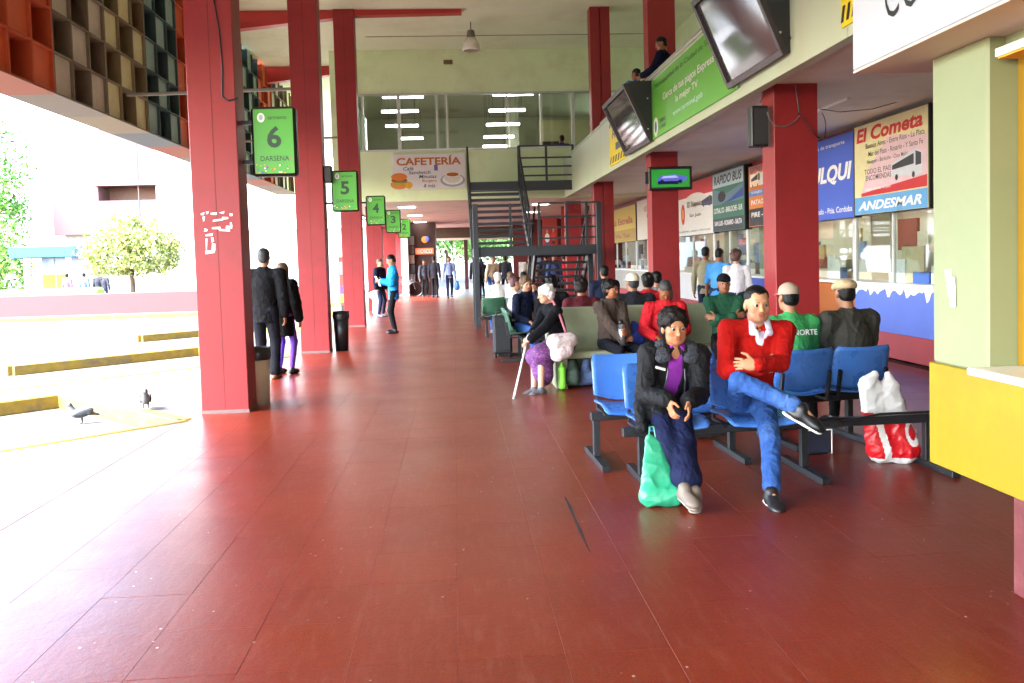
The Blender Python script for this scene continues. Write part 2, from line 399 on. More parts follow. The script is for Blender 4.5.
# ---- brise-soleil of coloured cells on the left
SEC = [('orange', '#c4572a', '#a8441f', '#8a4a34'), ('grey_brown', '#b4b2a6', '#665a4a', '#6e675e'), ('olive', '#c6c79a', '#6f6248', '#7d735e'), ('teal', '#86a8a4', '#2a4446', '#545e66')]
br = thing('brise_soleil', 'long brise-soleil of orange, brown, olive and teal cells above the bus bays', 'sunscreen', (-5.85, 14, 4.05))
CW, RH = .61, .58; ys = 12.43-CW*3*5
PM = {}
mcell = {}
for s_ in range(-14, 15):
    nm, cl, cdk, csf = SEC[s_ % 4]
    ya = ys+s_*CW*3; yb = ya+CW*3
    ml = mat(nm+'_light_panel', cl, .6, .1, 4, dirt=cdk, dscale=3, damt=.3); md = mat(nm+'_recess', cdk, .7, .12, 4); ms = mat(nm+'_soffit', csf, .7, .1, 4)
    fr = MB()
    for i in range(4):
        e = .0 if i not in (0, 3) else .004
        yy = ya+CW*i+(.0 if 0 < i < 3 else (.017 if i == 0 else -.017))
        fr.box(-6.19, -5.5-e, yy-.015, yy+.015, 4.06, 7.48)
    for r in range(1, 6): fr.box(-6.185, -5.503, ya+.033, yb-.033, 4.05+RH*r-.014, 4.05+RH*r+.014)
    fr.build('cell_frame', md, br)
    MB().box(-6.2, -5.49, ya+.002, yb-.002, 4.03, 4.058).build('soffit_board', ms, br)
    for r in range(6):
        for i in range(3):
            flush = (i+r) % 2 == 0
            key = (nm, flush)
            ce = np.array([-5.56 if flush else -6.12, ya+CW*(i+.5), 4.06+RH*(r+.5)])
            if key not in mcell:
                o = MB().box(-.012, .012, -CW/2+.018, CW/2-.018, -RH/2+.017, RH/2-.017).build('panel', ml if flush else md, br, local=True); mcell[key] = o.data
            else:
                o = bpy.data.objects.new('panel', mcell[key]); COL.objects.link(o); o.parent = br
            o.location = ce-np.array([-5.85, 14, 4.05])
for k in (0, 1, 2):   # thin ties from the screen to the columns
    y = Y0+PIT*k+.1; z = 4.58
    o = MB().bar((-5.5, y, z-.06), (-2.735, y, z), .05, .05, b=.006).build('tie_rod', mat('tie_grey', '#77756d', .6, .15)); tag(o, 'thin grey tie bar from the coloured screen to the '+['nearest', 'second', 'third'][k]+' left column', 'bar', 'tie bars')
# ---- balcony on the right: slab, parapet
bal = thing('balcony', 'long cream balcony parapet above the ticket offices with a plain soffit', 'balcony', (3.3, 10, 3.3))
MB().box(3.37, 9, -30, 46, 3.36, 3.58).build('slab', SOFF, bal)
for a, b in ((-30, -10), (-10, 1.0), (1.0, 6.83), (6.83, 12.66), (12.66, 18.49), (18.49, 24.8)):
    MB().box(3.25, 3.37, a+.004, b-.004, 3.27, 4.36).build('parapet', CREAM2, bal)
    MB().box(3.235, 3.40, a+.004, b-.004, 4.362, 4.40).build('coping', CREAM2, bal)
MB().box(3.22, 3.25, 6.9, 18.4, 4.402, 4.42).build('handrail', ALU, bal)
uw = struct(MB().box(6.2, 6.35, -30, 24.8, 3.58, 7.6).build('wall', CREAM))
MB().box(6.185, 6.2, -10, 24.7, 5.7, 5.72).build('panel_joint', mat('ceiling_joint', '#8c8a72'), uw)
struct(MB().box(9, 9.2, -30, 46, -.1, 7.6).build('wall', CREAM))
# lower ceiling of the far hall
lc = struct(MB().box(-3.4, 3.24, 24.81, 46, 3.28, 3.55).build('ceiling', SOFF))
# ---- cafeteria above the far hall
YW = 24.8
caf = thing('cafeteria_building', 'cream upper storey with a long strip of cafeteria windows over the far hall', 'building', (0, YW, 3.28))
zb, zt = 4.77, 6.31
MB().box(-3.4, 6.19, YW, YW+.15, 3.281, zb).build('wall', CREAM, caf)
MB().box(-3.4, 6.19, YW, YW+.15, zt, 7.599).build('wall', CREAM, caf)
MB().box(-3.4, -2.9, YW, YW+.15, zb, zt).build('wall', CREAM, caf)
MB().box(5.2, 6.19, YW, YW+.15, zb, zt).build('wall', CREAM, caf)
MB().box(-3.4, -3.25, YW+.15, 46, 3.28, 7.599).build('wall', CREAM, caf)
MB().box(-3.2, 6.19, 33, 33.15, 3.56, 7.599).build('back_wall', mat('cafeteria_inner', '#9d9c86', .7, .1, 2), caf)
MB().box(-3.2, 9, YW+.15, 33, 3.56, 3.6).build('inner_floor', mat('cafeteria_floor', '#8a7a68', .5), caf)
MB().box(-3.2, 9, YW+.15, 33, 7.0, 7.1).build('inner_ceiling', mat('cafeteria_ceiling', '#a9a593', .7), caf)
MB().box(-2.95, 5.25, YW-.03, YW+.06, zb-.05, zb).build('window_sill', ALU, caf)
MB().box(-2.95, 5.25, YW-.03, YW+.06, zt, zt+.05).build('window_head', ALU, caf)
xs = [PY(x, 120, YW)[0] for x in (347, 363, 399, 437, 447, 507, 541, 573, 597)]+[5.2]
for i, x in enumerate(xs):
    wd = .10 if i in (2, 7) else .05
    MB().box(x-wd/2, x+wd/2, YW-.015, YW+.05, zb, zt, .006).build('mullion', ALU, caf)
GL = glass('window_glass', (.82, .86, .84))
for a, b in zip(xs[:-1], xs[1:]):
    MB().box(a+.06, b-.06, YW+.015, YW+.02, zb+.005, zt-.005).build('pane', GL, caf)
TUBE = lamp_mat('fluorescent_tube', (1, 1, .96), 1.4)
MB().box(PY(510, 100, 27)[0], 2.3, 29, 29.1, 3.6, 7.0).build('partition', mat('cafeteria_inner', '#9d9c86'), caf)
for (px, py, w_, Y_) in [(403, 97, 40, 26.0), (400, 111.5, 36, 27.2), (402, 126, 32, 28.5), (412, 138.5, 22, 29.6)]:
    p = PY(px, py, Y_); hw = w_/2/F*Y_
    o = thing('tube_lamp', 'lit fluorescent tube behind the left cafeteria windows, '+{97: 'topmost', 111.5: 'second from top', 126: 'third from top', 138.5: 'lowest'}[py], 'lamp', tuple(p), 'cafeteria tube lamps')
    MB().box(p[0]-hw, p[0]+hw, p[1]-.05, p[1]+.05, p[2]-.03, p[2]+.03, .01).build('tube', TUBE, o)
    MB().box(p[0]-hw, p[0]+hw, p[1]-.08, p[1]+.08, p[2]+.031, p[2]+.06).build('fitting', WHITE, o)
    for s_ in (-.8, .8): MB().cyl((p[0]+hw*s_, p[1], p[2]+.06), (p[0]+hw*s_, p[1], 7.0), .006, 6).build('hanger', STEEL, o)
for k, (px, py, w_, Y_) in enumerate([(513, 94.5, 40, 26.0), (507, 110.5, 36, 27.0), (503, 124.5, 33, 27.8), (499, 137, 30, 28.4), (495, 146.5, 24, 28.9)]):
    p = PY(px, py, Y_); hw = w_/2/F*Y_
    o = thing('tube_lamp', 'lit fluorescent tube behind the middle cafeteria windows, '+['topmost', 'second from top', 'third from top', 'fourth from top', 'lowest'][k], 'lamp', tuple(p), 'cafeteria tube lamps')
    MB().box(p[0]-hw, p[0]+hw, p[1]-.05, p[1]+.05, p[2]-.03, p[2]+.03, .01).build('tube', TUBE, o)
    MB().box(p[0]-hw, p[0]+hw, p[1]-.08, p[1]+.08, p[2]+.031, p[2]+.06).build('fitting', WHITE, o)
    for s_ in (-.8, .8): MB().cyl((p[0]+hw*s_, p[1], p[2]+.06), (p[0]+hw*s_, p[1], 7.0), .006, 6).build('hanger', STEEL, o)
# warm room corner with an extractor hood
MB().box(3.0, 6.1, 29, 29.1, 3.6, 6.2).build('partition', mat('warm_partition', '#b7ad83', .7), caf)
MB().box(3.0, 3.6, 28.5, 29, 5.3, 5.42).build('hood', BLACK, caf)
p = PY(448, 62, YW-.02)
tag(MB().box(p[0]-.13, p[0]+.13, YW-.03, YW-.002, p[2]-.06, p[2]+.06, .005).build('vent', mat('vent_brass', '#5c532c', .5, metal=.3)), 'small dark vent grille high on the cream wall', 'vent')
# ---- far end of the hall
struct(MB().box(-3.4, 3.2, 45.6, 46, 2.62, 3.27).build('beam', mat('far_beam', '#5e564c', .7)))
struct(MB().box(-3.4, 3.2, 45.45, 45.59, 2.60, 2.72).build('beam', WHITE))
for px, lab in ((466.5, 'thin dark post standing in the bright far opening'),):
    x = PY(px, 270, 45)[0]; tag(MB().box(x-.1, x+.1, 45, 45.2, 0, 2.6, .01).build('post', mat('far_post', '#4a2626', .6)), lab, 'post')
fs = thing('far_shop', 'dark red shop front at the far end behind the stairs', 'shop', (4, 40, 0))
MB().box(2.75, 9, 40, 40.2, 0, 3.35).build('wall', mat('shop_dark_red', '#5c1516', .6, .2, 2), fs)
for (x0, x1, y0, y1, c) in [(519, 526, 262, 277, '#d8d8d4'), (536, 541, 258, 266, '#5f7fa8'), (545, 552, 262, 280, '#c9c4ba'), (560, 585, 262, 285, '#8f2320'), (590, 600, 262, 290, '#b5b09c')]:
    a = PY(x0, y1, 39.98); b = PY(x1, y0, 39.98); MB().box(a[0], b[0], 39.96, 39.99, a[2], b[2]).build('poster', mat('poster'+c, c, .6, .35, 9), fs)
kz = thing('kiosk', 'dark brown newspaper kiosk with a lit orange sign at the far left', 'kiosk', (-1.4, 38.5, 0))
MB().box(-2.3, -.85, 38.4, 41, 0, 3.27).build('wall', mat('kiosk_brown', '#3a211b', .6, .2, 3), kz)
MB().box(-2.35, -2.05, 37.6, 38.38, 0, 3.27).build('pale_post', mat('pale_post', '#b9bcb8', .6), kz)
for k in range(5):
    MB().box(-2.04, -1.8, 38.0, 38.39, .6+.42*k, .98+.42*k).build('magazine', mat('magazine%d' % k, ['#8a8f94', '#3d4a52', '#a2a59c', '#4d3b3b', '#777d80'][k], .5, .3, 12), kz)
MB().box(-1.75, -.95, 38.3, 38.39, 1.85, 2.12).build('sign_panel', lamp_mat('kiosk_sign', (.9, .22, .1), .05), kz)
text('KIOSCO', (-1.68, 38.29, 1.9), (1, 0, 0), (0, 0, 1), .66, .17, WHITE, kz, .003, .01)
mb = MB().ell((-1.32, 38.3, 2.5), (.15, .1, .15)); mb.build('ball_sign', lamp_mat('ball_orange', (1, .25, .03), .06), kz, True)
MB().ell((-1.22, 38.24, 2.52), (.1, .08, .12)).build('ball_patch', lamp_mat('ball_blue', (.15, .2, .8), .04), kz, True)
# recessed lamps in the low ceiling
for k, (px, py) in enumerate([(407, 207), (415, 215.5), (420, 222), (422, 226), (541, 204), (533, 212), (424, 229.5)]):
    d = ray(px, py); q = CAM+d*((3.279-CAMH)/d[2])
    o = MB().box(q[0]-.26, q[0]+.26, q[1]-.26, q[1]+.26, 3.262, 3.279, .004).build('ceiling_lamp', lamp_mat('ceiling_panel_lamp', (1, .97, .9), .5))
    tag(o, ['nearest lit square lamp in the low ceiling left of the stairs', 'second lit square lamp in the low ceiling', 'third lit square lamp in the low ceiling', 'fourth lit square lamp in the low ceiling', 'lit square lamp seen between stairs and balcony', 'small lit lamp beside the stair rail', 'farthest lit square lamp in the low ceiling'][k], 'lamp', 'lamps in the low ceiling')
# ---- ticket offices along the right wall
XB = 6.0
GB = glass('booth_glass', (.86, .9, .88))
def booth(y0, y1, label, base, counter, strip=None, plinth='#9c3a40', inner='#cfc8b6', items=0):
    t = thing('ticket_office', label, 'ticket office', (XB, (y0+y1)/2, 0), 'ticket offices')
    MB().box(XB+.05, XB+.25, y0+.003, y1-.003, 0, .36, .01).build('plinth', mat('plinth'+plinth, plinth, .5, .15, 3), t)
    MB().box(XB, XB+.2, y0+.003, y1-.003, .362, 1.02, .008).build('base_panel', base, t)
    if strip: MB().box(XB-.006, XB-.001, y0+.01, y1-.01, .86, 1.018).build('peeling_strip', strip, t)
    MB().box(XB-.08, XB+.45, y0+.003, y1-.003, 1.022, 1.06, .006).build('counter', counter, t)
    n = max(1, round((y1-y0)/1.5))
    for i in range(n+1):
        yy = y0+.03+(y1-y0-.06)*i/n; wd = .05 if i in (0, n) else .03
        MB().box(XB, XB+.05, yy-wd/2, yy+wd/2, 1.062, 2.02, .004).build('frame_post', ALU, t)
    MB().box(XB, XB+.06, y0+.003, y1-.003, 2.022, 2.08).build('frame_head', ALU, t)
    for i in range(n):
        a = y0+.03+(y1-y0-.06)*i/n; b = y0+.03+(y1-y0-.06)*(i+1)/n
        MB().box(XB+.028, XB+.034, a+.02, b-.02, 1.2, 2.02).build('pane', GB, t)
    MB().box(XB+.2, XB+.24, y0+.3, y1-.3, 2.10, 2.14, .008).build('fill_lamp_tube', lamp_mat('booth_fill_tube', (1, .93, .8), .55), t)  # tube glimpsed in the nearest office; added in the others to brighten interiors
    inm = mat('booth_inner'+inner, inner, .7, .15, 1.5)
    MB().box(XB+.02, XB+.08, y0+.003, y1-.003, 2.082, 3.35).build('header_wall', mat('booth_header', '#8a3034', .6), t)
    MB().box(XB+.55, XB+.65, y0, y1, 0, 3.35).build('back_wall', inm, t)
    MB().box(XB+.26, XB+.55, y0-.02, y0+.02, 0, 3.35).build('side_wall', inm, t)
    rs = random.Random(int(y0*10))
    cols = ['#d9d9d4', '#7d8fb0', '#b5a06a', '#8f4a3a', '#c9c3b0', '#4a5a6a']
    for i in range(items):
        yy = rs.uniform(y0+.2, y1-.3); zz = rs.uniform(1.2, 1.7); c = rs.choice(cols)
        MB().box(XB+.52-.004*i, XB+.549, yy, yy+rs.uniform(.2, .55), zz, zz+rs.uniform(.2, .5)).build('notice', mat('notice'+c, c, .6, .2, 15), t)
    for i in range(items//2+1):
        yy = rs.uniform(y0+.2, y1-.5); hh = rs.uniform(.15, .4); c = rs.choice(['#e0e0dc', '#6c6c72', '#8a4a30', '#50648a'])
        MB().box(XB+.3+.005*i, XB+.42+.006*i, yy, yy+rs.uniform(.12, .4), 1.061, 1.06+hh, .01).build('desk_item', mat('desk'+c, c, .5, .15), t)
    return t
BLUEP = mat('peeling_blue_panel', '#5a6fc0', .5, .08, 3); ORG = mat('orange_wood_panel', '#a85a22', .45, .15, 3, stretch=(1, 1, 6))
WHP = mat('white_panel', '#cfcfd2', .5, .06, 3); GRYP = mat('grey_panel', '#9b9a94', .5, .1, 3)
b1 = booth(10.2, 12.45, 'ticket office with a peeling blue and white front behind the man in the flat cap', BLUEP, WHITE, None, items=5)
mb = MB()   # the torn white paper edge across the top of the blue panel
ys_ = np.linspace(10.25, 12.4, 40); low = [.93+.05*math.sin(i*1.1)*random.random()-(0.07 if i % 9 in (3, 4) else 0)+(.05 if i % 9 == 5 else 0) for i in range(40)]
for i in range(39): quad(mb, [(XB-.005, ys_[i], low[i]), (XB-.005, ys_[i+1], low[i+1]), (XB-.005, ys_[i+1], 1.018), (XB-.005, ys_[i], 1.018)])
mb.build('torn_strip', WHITE, b1)
for (x0, x1, y0, y1, c) in [(889, 905, 259, 283, '#e4e6e8'), (912, 928, 272, 284, '#3f66b0'), (929, 937, 266, 284, '#dfe2e4'), (900, 922, 246, 258, '#b9b08c')]:
    a = PX(x0, y1, XB+.12); b = PX(x1, y0, XB+.12); MB().box(XB+.12+.006*(x0 % 7), XB+.15+.007*(x0 % 7), b[1], a[1], 1.0615, b[2]).build('counter_card', mat('card'+c, c, .5, .15, 20), b1)
booth(12.45, 15.25, 'ticket office with an orange wooden front just behind the near column', ORG, WHITE, items=5, inner='#d0c6b0')
booth(15.25, 17.15, 'ticket office with a blue front under the orange sign', mat('blue_front', '#3c53a8', .5), WHITE, items=4, inner='#ccd0c8')
booth(17.15, 19.4, 'ticket office with a grey front under the green bus sign', GRYP, WHITE, items=4, inner='#c4ccbc')
booth(19.4, 22.9, 'ticket office with a white front under the red and white sign', WHP, WHITE, items=4)
booth(22.9, 27.9, 'ticket office with a pale front behind the second column', GRYP, WHITE, items=4, inner='#d0d0cc')
booth(27.9, 33, 'farthest ticket office under the yellow sign', GRYP, WHITE, items=4, inner='#d0d0cc')
struct(MB().box(6.0, 6.2, 33, 46, 0, 3.35).build('wall', mat('far_red_wall', '#7a2426', .6, .2, 1)))
struct(MB().box(6.0, 6.2, -30, 10.19, 0, 3.35).build('wall', mat('near_side_wall', '#6e6458', .7, .2, 1)))
# ---- near kiosk on the right edge
YEL = mat('kiosk_yellow', '#8a7604', .45, .05, 3, .02, 30, dirt='#b8a60e', dscale=2, damt=.25)
YEL2 = mat('shutter_yellow', '#8f6c0c', .5, .1, 3)
PCR = mat('kiosk_cream', '#828a66', .55, .06, 2, .05, 25, dirt='#8f8c6c', dscale=2.5, damt=.5)
ks = thing('kiosk', 'cream kiosk with a bright yellow counter front at the right edge', 'kiosk', (2.8, 2.2, 0))
MB().box(2.42, 3.2, .2, 3.55, 0, .492, .01).build('plinth', mat('kiosk_plinth', '#5c2426', .6, .15, 4, dirt='#7d4a48', dscale=5, damt=.7), ks)
MB().box(2.46, 3.2, .2, 3.98, .494, 2.445).build('body', PCR, ks)
MB().box(2.30, 2.34, .2, 4.0, .49, .985, .004).build('counter_front', YEL, ks)
MB().box(2.341, 2.459, .2, 3.998, .495, .983).build('counter_core', PCR, ks)
MB().box(2.30, 2.459, 3.54, 3.965, .986, 2.446, .012).build('pillar', PCR, ks)
MB().box(2.20, 2.459, .2, 3.535, .987, 1.02, .006).build('ledge', mat('ledge_white', '#dcd8ca', .4, .1, 4), ks)
MB().box(2.435, 2.459, .2, 3.536, 1.022, 2.34).build('shutter', YEL2, ks)
MB().box(2.31, 2.458, .2, 3.5, 2.342, 2.375).build('canopy_edge', WHITE, ks)
MB().box(2.315, 2.455, .2, 3.49, 2.332, 2.341).build('canopy_underside', mat('canopy_orange', '#d68f1e', .5), ks)
MB().box(2.38, 2.458, .2, 3.538, 2.376, 2.446).build('head_beam', PCR, ks)
mb = MB()
for (x, y, w_, h_) in [(945, 270, 6, 12), (950, 277, 5, 30), (947, 283, 7, 14)]:
    xq = 2.2985-.0007*(x-944); p = PX(x, y, xq); q = PX(x+w_, y+h_, xq); j = lambda: random.uniform(-.006, .006)
    quad(mb, [(xq, p[1]+j(), p[2]+j()), (xq, q[1]+j(), p[2]+j()), (xq, q[1]+j(), q[2]+j()), (xq, p[1]+j(), q[2]+j())])
mb.build('paper_remnant', WHITE, ks)['kind'] = 'stuff'
sb = thing('signboard', 'white projecting signboard with handwritten letters above the near kiosk', 'sign', (2.05, 2.5, 2.5))
MB().box(2.05, 2.6, .2, 4.25, 2.45, 3.26, .006).build('box', mat('signboard_white', '#aeb2bc', .4, .03, 2), sb)
MB().box(2.052, 2.6, .202, 4.248, 2.438, 2.449).build('underside', mat('signboard_under', '#c9b6ab', .6, .1, 2), sb)
p = PX(884, 14, 2.045)
text('COMIDAS', (2.049, p[1], p[2]-.035), (0, -1, 0), (0, 0, 1), .95, .26, BLACK, sb, .002, -.012)
# ---- outside: wall, building, street
o = struct(MB().box(-45, -4.6, 31.2, 31.5, -.2, .72, .02).build('wall', PINKW))
struct(MB().box(-45, -4.0, 30.2, 30.45, -.2, .0, .02).build('kerb', YELK))
struct(MB().box(-45, -4.0, 30.45, 31.2, -.2, -.02).build('pavement', CONC))
PB = mat('pink_render', '#6a4a48', .75, .05, .6); WB = mat('white_render', '#e2e0da', .75, .05, .6, dirt='#c8cfae', dscale=.3, damt=.5)
bd = thing('building', 'pale building with a pink overhanging upper storey beyond the bus bays', 'building', (-18, 52, 0))
xa = PY(52, 200, 50)[0]
x1 = PY(98, 190, 50)[0]; x2 = PY(156, 190, 50)[0]; z1 = PY(98, 201, 50)[2]; z2 = PY(98, 186, 50)[2]
MB().box(xa, x1, 50, 62, 3.6, 9.5).build('upper_storey', PB, bd)
MB().box(x1, x2, 50, 62, 3.6, z1).build('upper_storey', PB, bd); MB().box(x1, x2, 50, 62, z2, 9.5).build('upper_storey', PB, bd)
MB().box(x2, -4, 50, 62, 3.6, 9.5).build('upper_storey', WB, bd)
MB().box(x1, x2, 51.6, 51.7, z1, z2).build('window_recess', mat('recess_brown', '#7d5a4a', .7), bd)
MB().box(x1-.15, x2+.15, 49.9, 50.0, z2, z2+.25).build('window_lintel', mat('lintel_pink', '#a8686a', .7), bd)
MB().box(x2-5.5, -4, 50.8, 62, -.1, 3.6).build('ground_storey', WB, bd)
for i in range(6): MB().box(x2-1+i*2.3, x2-.96+i*2.3, 49.98, 50.0, 3.7, 9.4).build('panel_joint', PB, bd)
bc = thing('building', 'cream apartment block with small windows seen between the left columns', 'building', (-10, 68, 0))
MB().box(-24, -3, 68, 80, 0, 16).build('wall', mat('cream_render', '#d9cba6', .75, .06, .5), bc)
for i in range(7):
    for j in range(4):
        x = -22+i*2.7; z = 2.2+j*3.3
        f_ = MB().box(x-.05, x+1.45, 67.93, 67.99, z-.05, z+1.35).build('window', WHITE, bc)
        MB().box(x, x+1.4, 67.9, 67.925, z, z+1.3).build('pane', mat('far_pane', '#8fa3b8', .2), f_)
kb = thing('street_kiosk', 'small street kiosk with a blue flat roof and yellow panels beside the pink building', 'kiosk', (-21.5, 44, 0))
xa, xb_ = PY(14, 250, 43)[0], PY(80, 250, 43)[0]
za, zb_ = PY(30, 258, 43)[2], PY(30, 247, 43)[2]
MB().box(xa, xb_, 42.5, 46, za, zb_, .02).build('roof', mat('kiosk_blue', '#17509c', .5), kb)
MB().box(xa+1.4, xb_-.3, 43.8, 45.8, -.1, za).build('wall', mat('kiosk_grey', '#b9c0c4', .6), kb)
for px in (27, 69): x = PY(px, 270, 42.8)[0]; MB().box(x-.1, x+.1, 42.7, 42.9, -.1, za).build('post', WHITE, kb)
for a, b in ((43, 55), (57, 66)):
    p = PY(a, 288, 43.77); q = PY(b, 274, 43.77); MB().box(p[0], q[0], 43.76, 43.79, .0, q[2]).build('panel', mat('kiosk_yellow_panel', '#9c8410', .5), kb)
    MB().box(p[0], q[0], 43.76, 43.79, q[2]+.1, q[2]+.9).build('window', mat('far_pane', '#8fa3b8'), kb)
# ---- steel staircase
def staircase():
    t = thing('staircase', 'dark steel staircase with open treads, a landing and railings', 'staircase', (1.1, 20.5, 0))
    x0, x1, xe = .42, 1.80, 3.32
    yL0, yL1, zL = 19.15, 20.45, 1.80; yT0, yT1, zT = 23.15, 24.78, 3.62
    LB = zL-.20
    MB().box(x0, xe, yL0, yL0+.07, LB, zL+.02).build('landing_beam', STEEL, t)
    MB().box(x0, xe, yL1-.07, yL1, LB, zL+.0).build('landing_beam', STEEL, t)
    MB().box(x0, x0+.07, yL0+.07, yL1-.07, LB, zL).build('landing_beam', STEEL, t)
    MB().box(x0+.01, xe-.01, yL0+.075, yL1-.075, zL-.03, zL-.0).build('landing_deck', STEEL, t)
    for (x, y, top) in ((x0+.06, yL0-.05, 2.78), (xe-.05, yL0-.05, 2.76), (x0+.05, yL1, 1.7), (xe-.05, yL1, 1.7)):
        MB().box(x-.06, x+.06, y-.06, y+.06, 0, top, .005).build('post', STEEL, t)
    n = 11
    for i in range(1, n):
        f_ = i/n; y = yL1+(yT0-yL1)*f_; z = zL+(zT-zL)*f_
        MB().box(x0+.05, x1-.05, y-.14, y+.13, z-.065, z, .004).build('tread', STEEL, t)
    for x in (x0, x1):
        MB().bar((x, yL1-.1, zL-.1), (x, yT0, zT-.12), .05, .24, up=(0, -.5, 1)).build('stringer', STEEL, t)
        rl = MB().bar((x, yL1-.1, zL+.95), (x, yT0, zT+.95), .05, .05, up=(0, -.5, 1)); 
        for e in (.35, .65): rl.bar((x, yL1-.1, zL+e), (x, yT0, zT+e), .03, .03, up=(0, -.5, 1))
        rl.build('railing', STEEL, t)
        for k in range(4):
            f_ = k/3; y = yL1-.1+(yT0-yL1+.1)*f_; z = zL+(zT-zL)*f_; MB().box(x-.025, x+.025, y-.025, y+.025, z-.1, z+.95).build('baluster', STEEL, t)
    # upper landing with its railing
    MB().box(x0, xe+.0, yT0, yT0+.08, zT-.24, zT+.02).build('landing_beam', STEEL, t)
    MB().box(x0, xe, yT0+.08, yT1, zT-.06, zT).build('landing_deck', STEEL, t)
    for z in (.96, .64, .40, .16): MB().box(x1, xe, yT0-.02, yT0+.02, zT+z-.02, zT+z+.02).build('rail', STEEL, t)
    for x in (x1+.03, (x1+xe)/2, xe-.03): MB().box(x-.03, x+.03, yT0-.03, yT0+.03, zT, zT+.98).build('baluster', STEEL, t)
    # landing railing
    for z in (.97, .66, .42, .18): MB().box(x1+.1, xe, yL0-.01, yL0+.03, zL+z-.02, zL+z+.02).build('rail', STEEL, t)
    for x in (x1+.12, 2.55, 3.0, xe-.04): MB().box(x-.03, x+.03, yL0-.02, yL0+.04, zL, zL+.98).build('baluster', STEEL, t)
    MB().box(1.25, 1.3, yL0-.01, yL0+.04, zL, zL+.98).build('baluster', STEEL, t)
    MB().box(x0, x1, yL0-.01, yL0+.03, zL+.5, zL+.53).build('rail', STEEL, t)
    # lower flight on the right, rising towards the hall
    xa, xb = 1.95, 3.25
    for i in range(1, 10):
        f_ = i/10; y = yL1+2.6*(1-f_); z = zL*f_
        MB().box(xa+.05, xb-.05, y-.14, y+.14, z-.065, z, .004).build('tread', STEEL, t)
    for x in (xa, xb):
        MB().bar((x, yL1+2.6, .0), (x, yL1, zL-.1), .06, .24, up=(0, .5, 1)).build('stringer', STEEL, t)
        MB().bar((x, yL1+2.6, .95), (x, yL1, zL+.95), .05, .05, up=(0, .5, 1)).build('railing', STEEL, t)
        for k in range(3): f_ = k/3; MB().box(x-.025, x+.025, yL1+2.6*(1-f_)-.025, yL1+2.6*(1-f_)+.025, zL*f_, zL*f_+.95).build('baluster', STEEL, t)
staircase()
# ---- trees
def leaf_mat(name, c): return mat(name, c, .55, .0, 5, attr='leaf')
LEAF = leaf_mat('leaf', '#6b8a30'); BARK = mat('bark', '#5b4a3c', .9, .25, 12, .3, 30)
def tree(label, loc, trunk, lobes, n, size, cols, limbs=5, group=None, seed=1):
    rs = np.random.default_rng(seed); x, y, z = loc
    t = thing('tree', label, 'tree', loc, group)
    top = np.array([x, y, z+trunk]); mb = MB().cyl((x, y, z-.1), top, .045*trunk+.05, 10, .03*trunk+.03)
    for i in range(limbs):
        c, r = lobes[i % len(lobes)]; e = np.array(loc)+np.array(c)+rs.uniform(-.5, .5, 3)*np.array(r)
        mb.cyl(top-(0, 0, .15*trunk*rs.random()), (top+e)/2+(0, 0, .1), .02*trunk+.03, 7, .02*trunk).cyl((top+e)/2+(0, 0, .1), e, .015*trunk, 6, .01)
    mb.build('trunk', BARK, t)
    tot = sum(np.prod(r)**(2/3) for _, r in lobes); V = []; cl = []
    cols = [np.array(lin(c)) for c in cols]
    for c, r in lobes:
        k = int(n*np.prod(r)**(2/3)/tot); d = rs.normal(size=(k, 3)); d /= np.linalg.norm(d, axis=1)[:, None]
        # clumps
        rad = rs.uniform(.45, 1.0, k)**.6; clump = 1+.18*np.sin(d[:, 0]*9+d[:, 2]*7)*np.cos(d[:, 1]*8+1)
        ce = np.array(loc)+np.array(c)+d*rad[:, None]*clump[:, None]*np.array(r)
        keep = np.sin(ce[:, 0]*3.1/size*.12)+np.sin(ce[:, 2]*3.3/size*.12+1)+np.sin(ce[:, 1]*2.7/size*.12)+rs.normal(size=k)*.6 > -1.1
        ce = ce[keep]; k = len(ce)
        u = rs.normal(size=(k, 3)); u /= np.linalg.norm(u, axis=1)[:, None]; v = np.cross(u, rs.normal(size=(k, 3))); v /= np.linalg.norm(v, axis=1)[:, None]
        s_ = size*rs.uniform(.6, 1.3, k)[:, None]
        q = np.stack([ce-u*s_, ce-v*s_*.5, ce+u*s_, ce+v*s_*.5], 1); V.append(q.reshape(-1, 3))
        tone = rs.uniform(.7, 1.25, k)[:, None]; w_ = rs.integers(0, len(cols), k)
        cc = np.clip(np.array(cols)[w_]*tone, 0, 1); cl.append(np.repeat(cc, 4, 0))
    V = np.concatenate(V); cl = np.concatenate(cl); Fc = np.arange(len(V)).reshape(-1, 4)
    o = mesh_obj('crown', V, Fc, LEAF, t)
    ca = o.data.color_attributes.new('leaf', 'FLOAT_COLOR', 'POINT'); ca.data.foreach_set('color', np.concatenate([cl, np.ones((len(cl), 1))], 1).ravel())
    return t
p = PY(133, 290, 38)
tree('round pale yellow-green tree with a dark trunk behind the pink wall', (p[0], 38, 0), 1.9, [((0, 0, 2.4), (2.1, 1.9, 1.15)), ((-.8, 0, 2.1), (1.2, 1.2, .9)), ((1.0, .2, 2.1), (1.1, 1.1, .8)), ((.1, -.2, 3.1), (1.3, 1.2, .8)), ((-.3, 0, 3.5), (.8, .8, .6))], 15000, .085, ['#a3a860', '#8c9a50', '#b8b878', '#748440'], 7, seed=3)
tree('tall leafy green tree at the left edge behind the street kiosk', (-28, 50, 0), 4, [((0, 0, 7.0), (3.8, 4, 3.6)), ((-2, 0, 4.5), (3.5, 3, 3)), ((2.0, 0, 4.4), (1.8, 2, 2.2)), ((.6, 0, 9.3), (2.2, 2.2, 1.8))], 16000, .15, ['#5f8f30', '#78a038', '#48762a'], 6, 'trees at the left edge', 4)
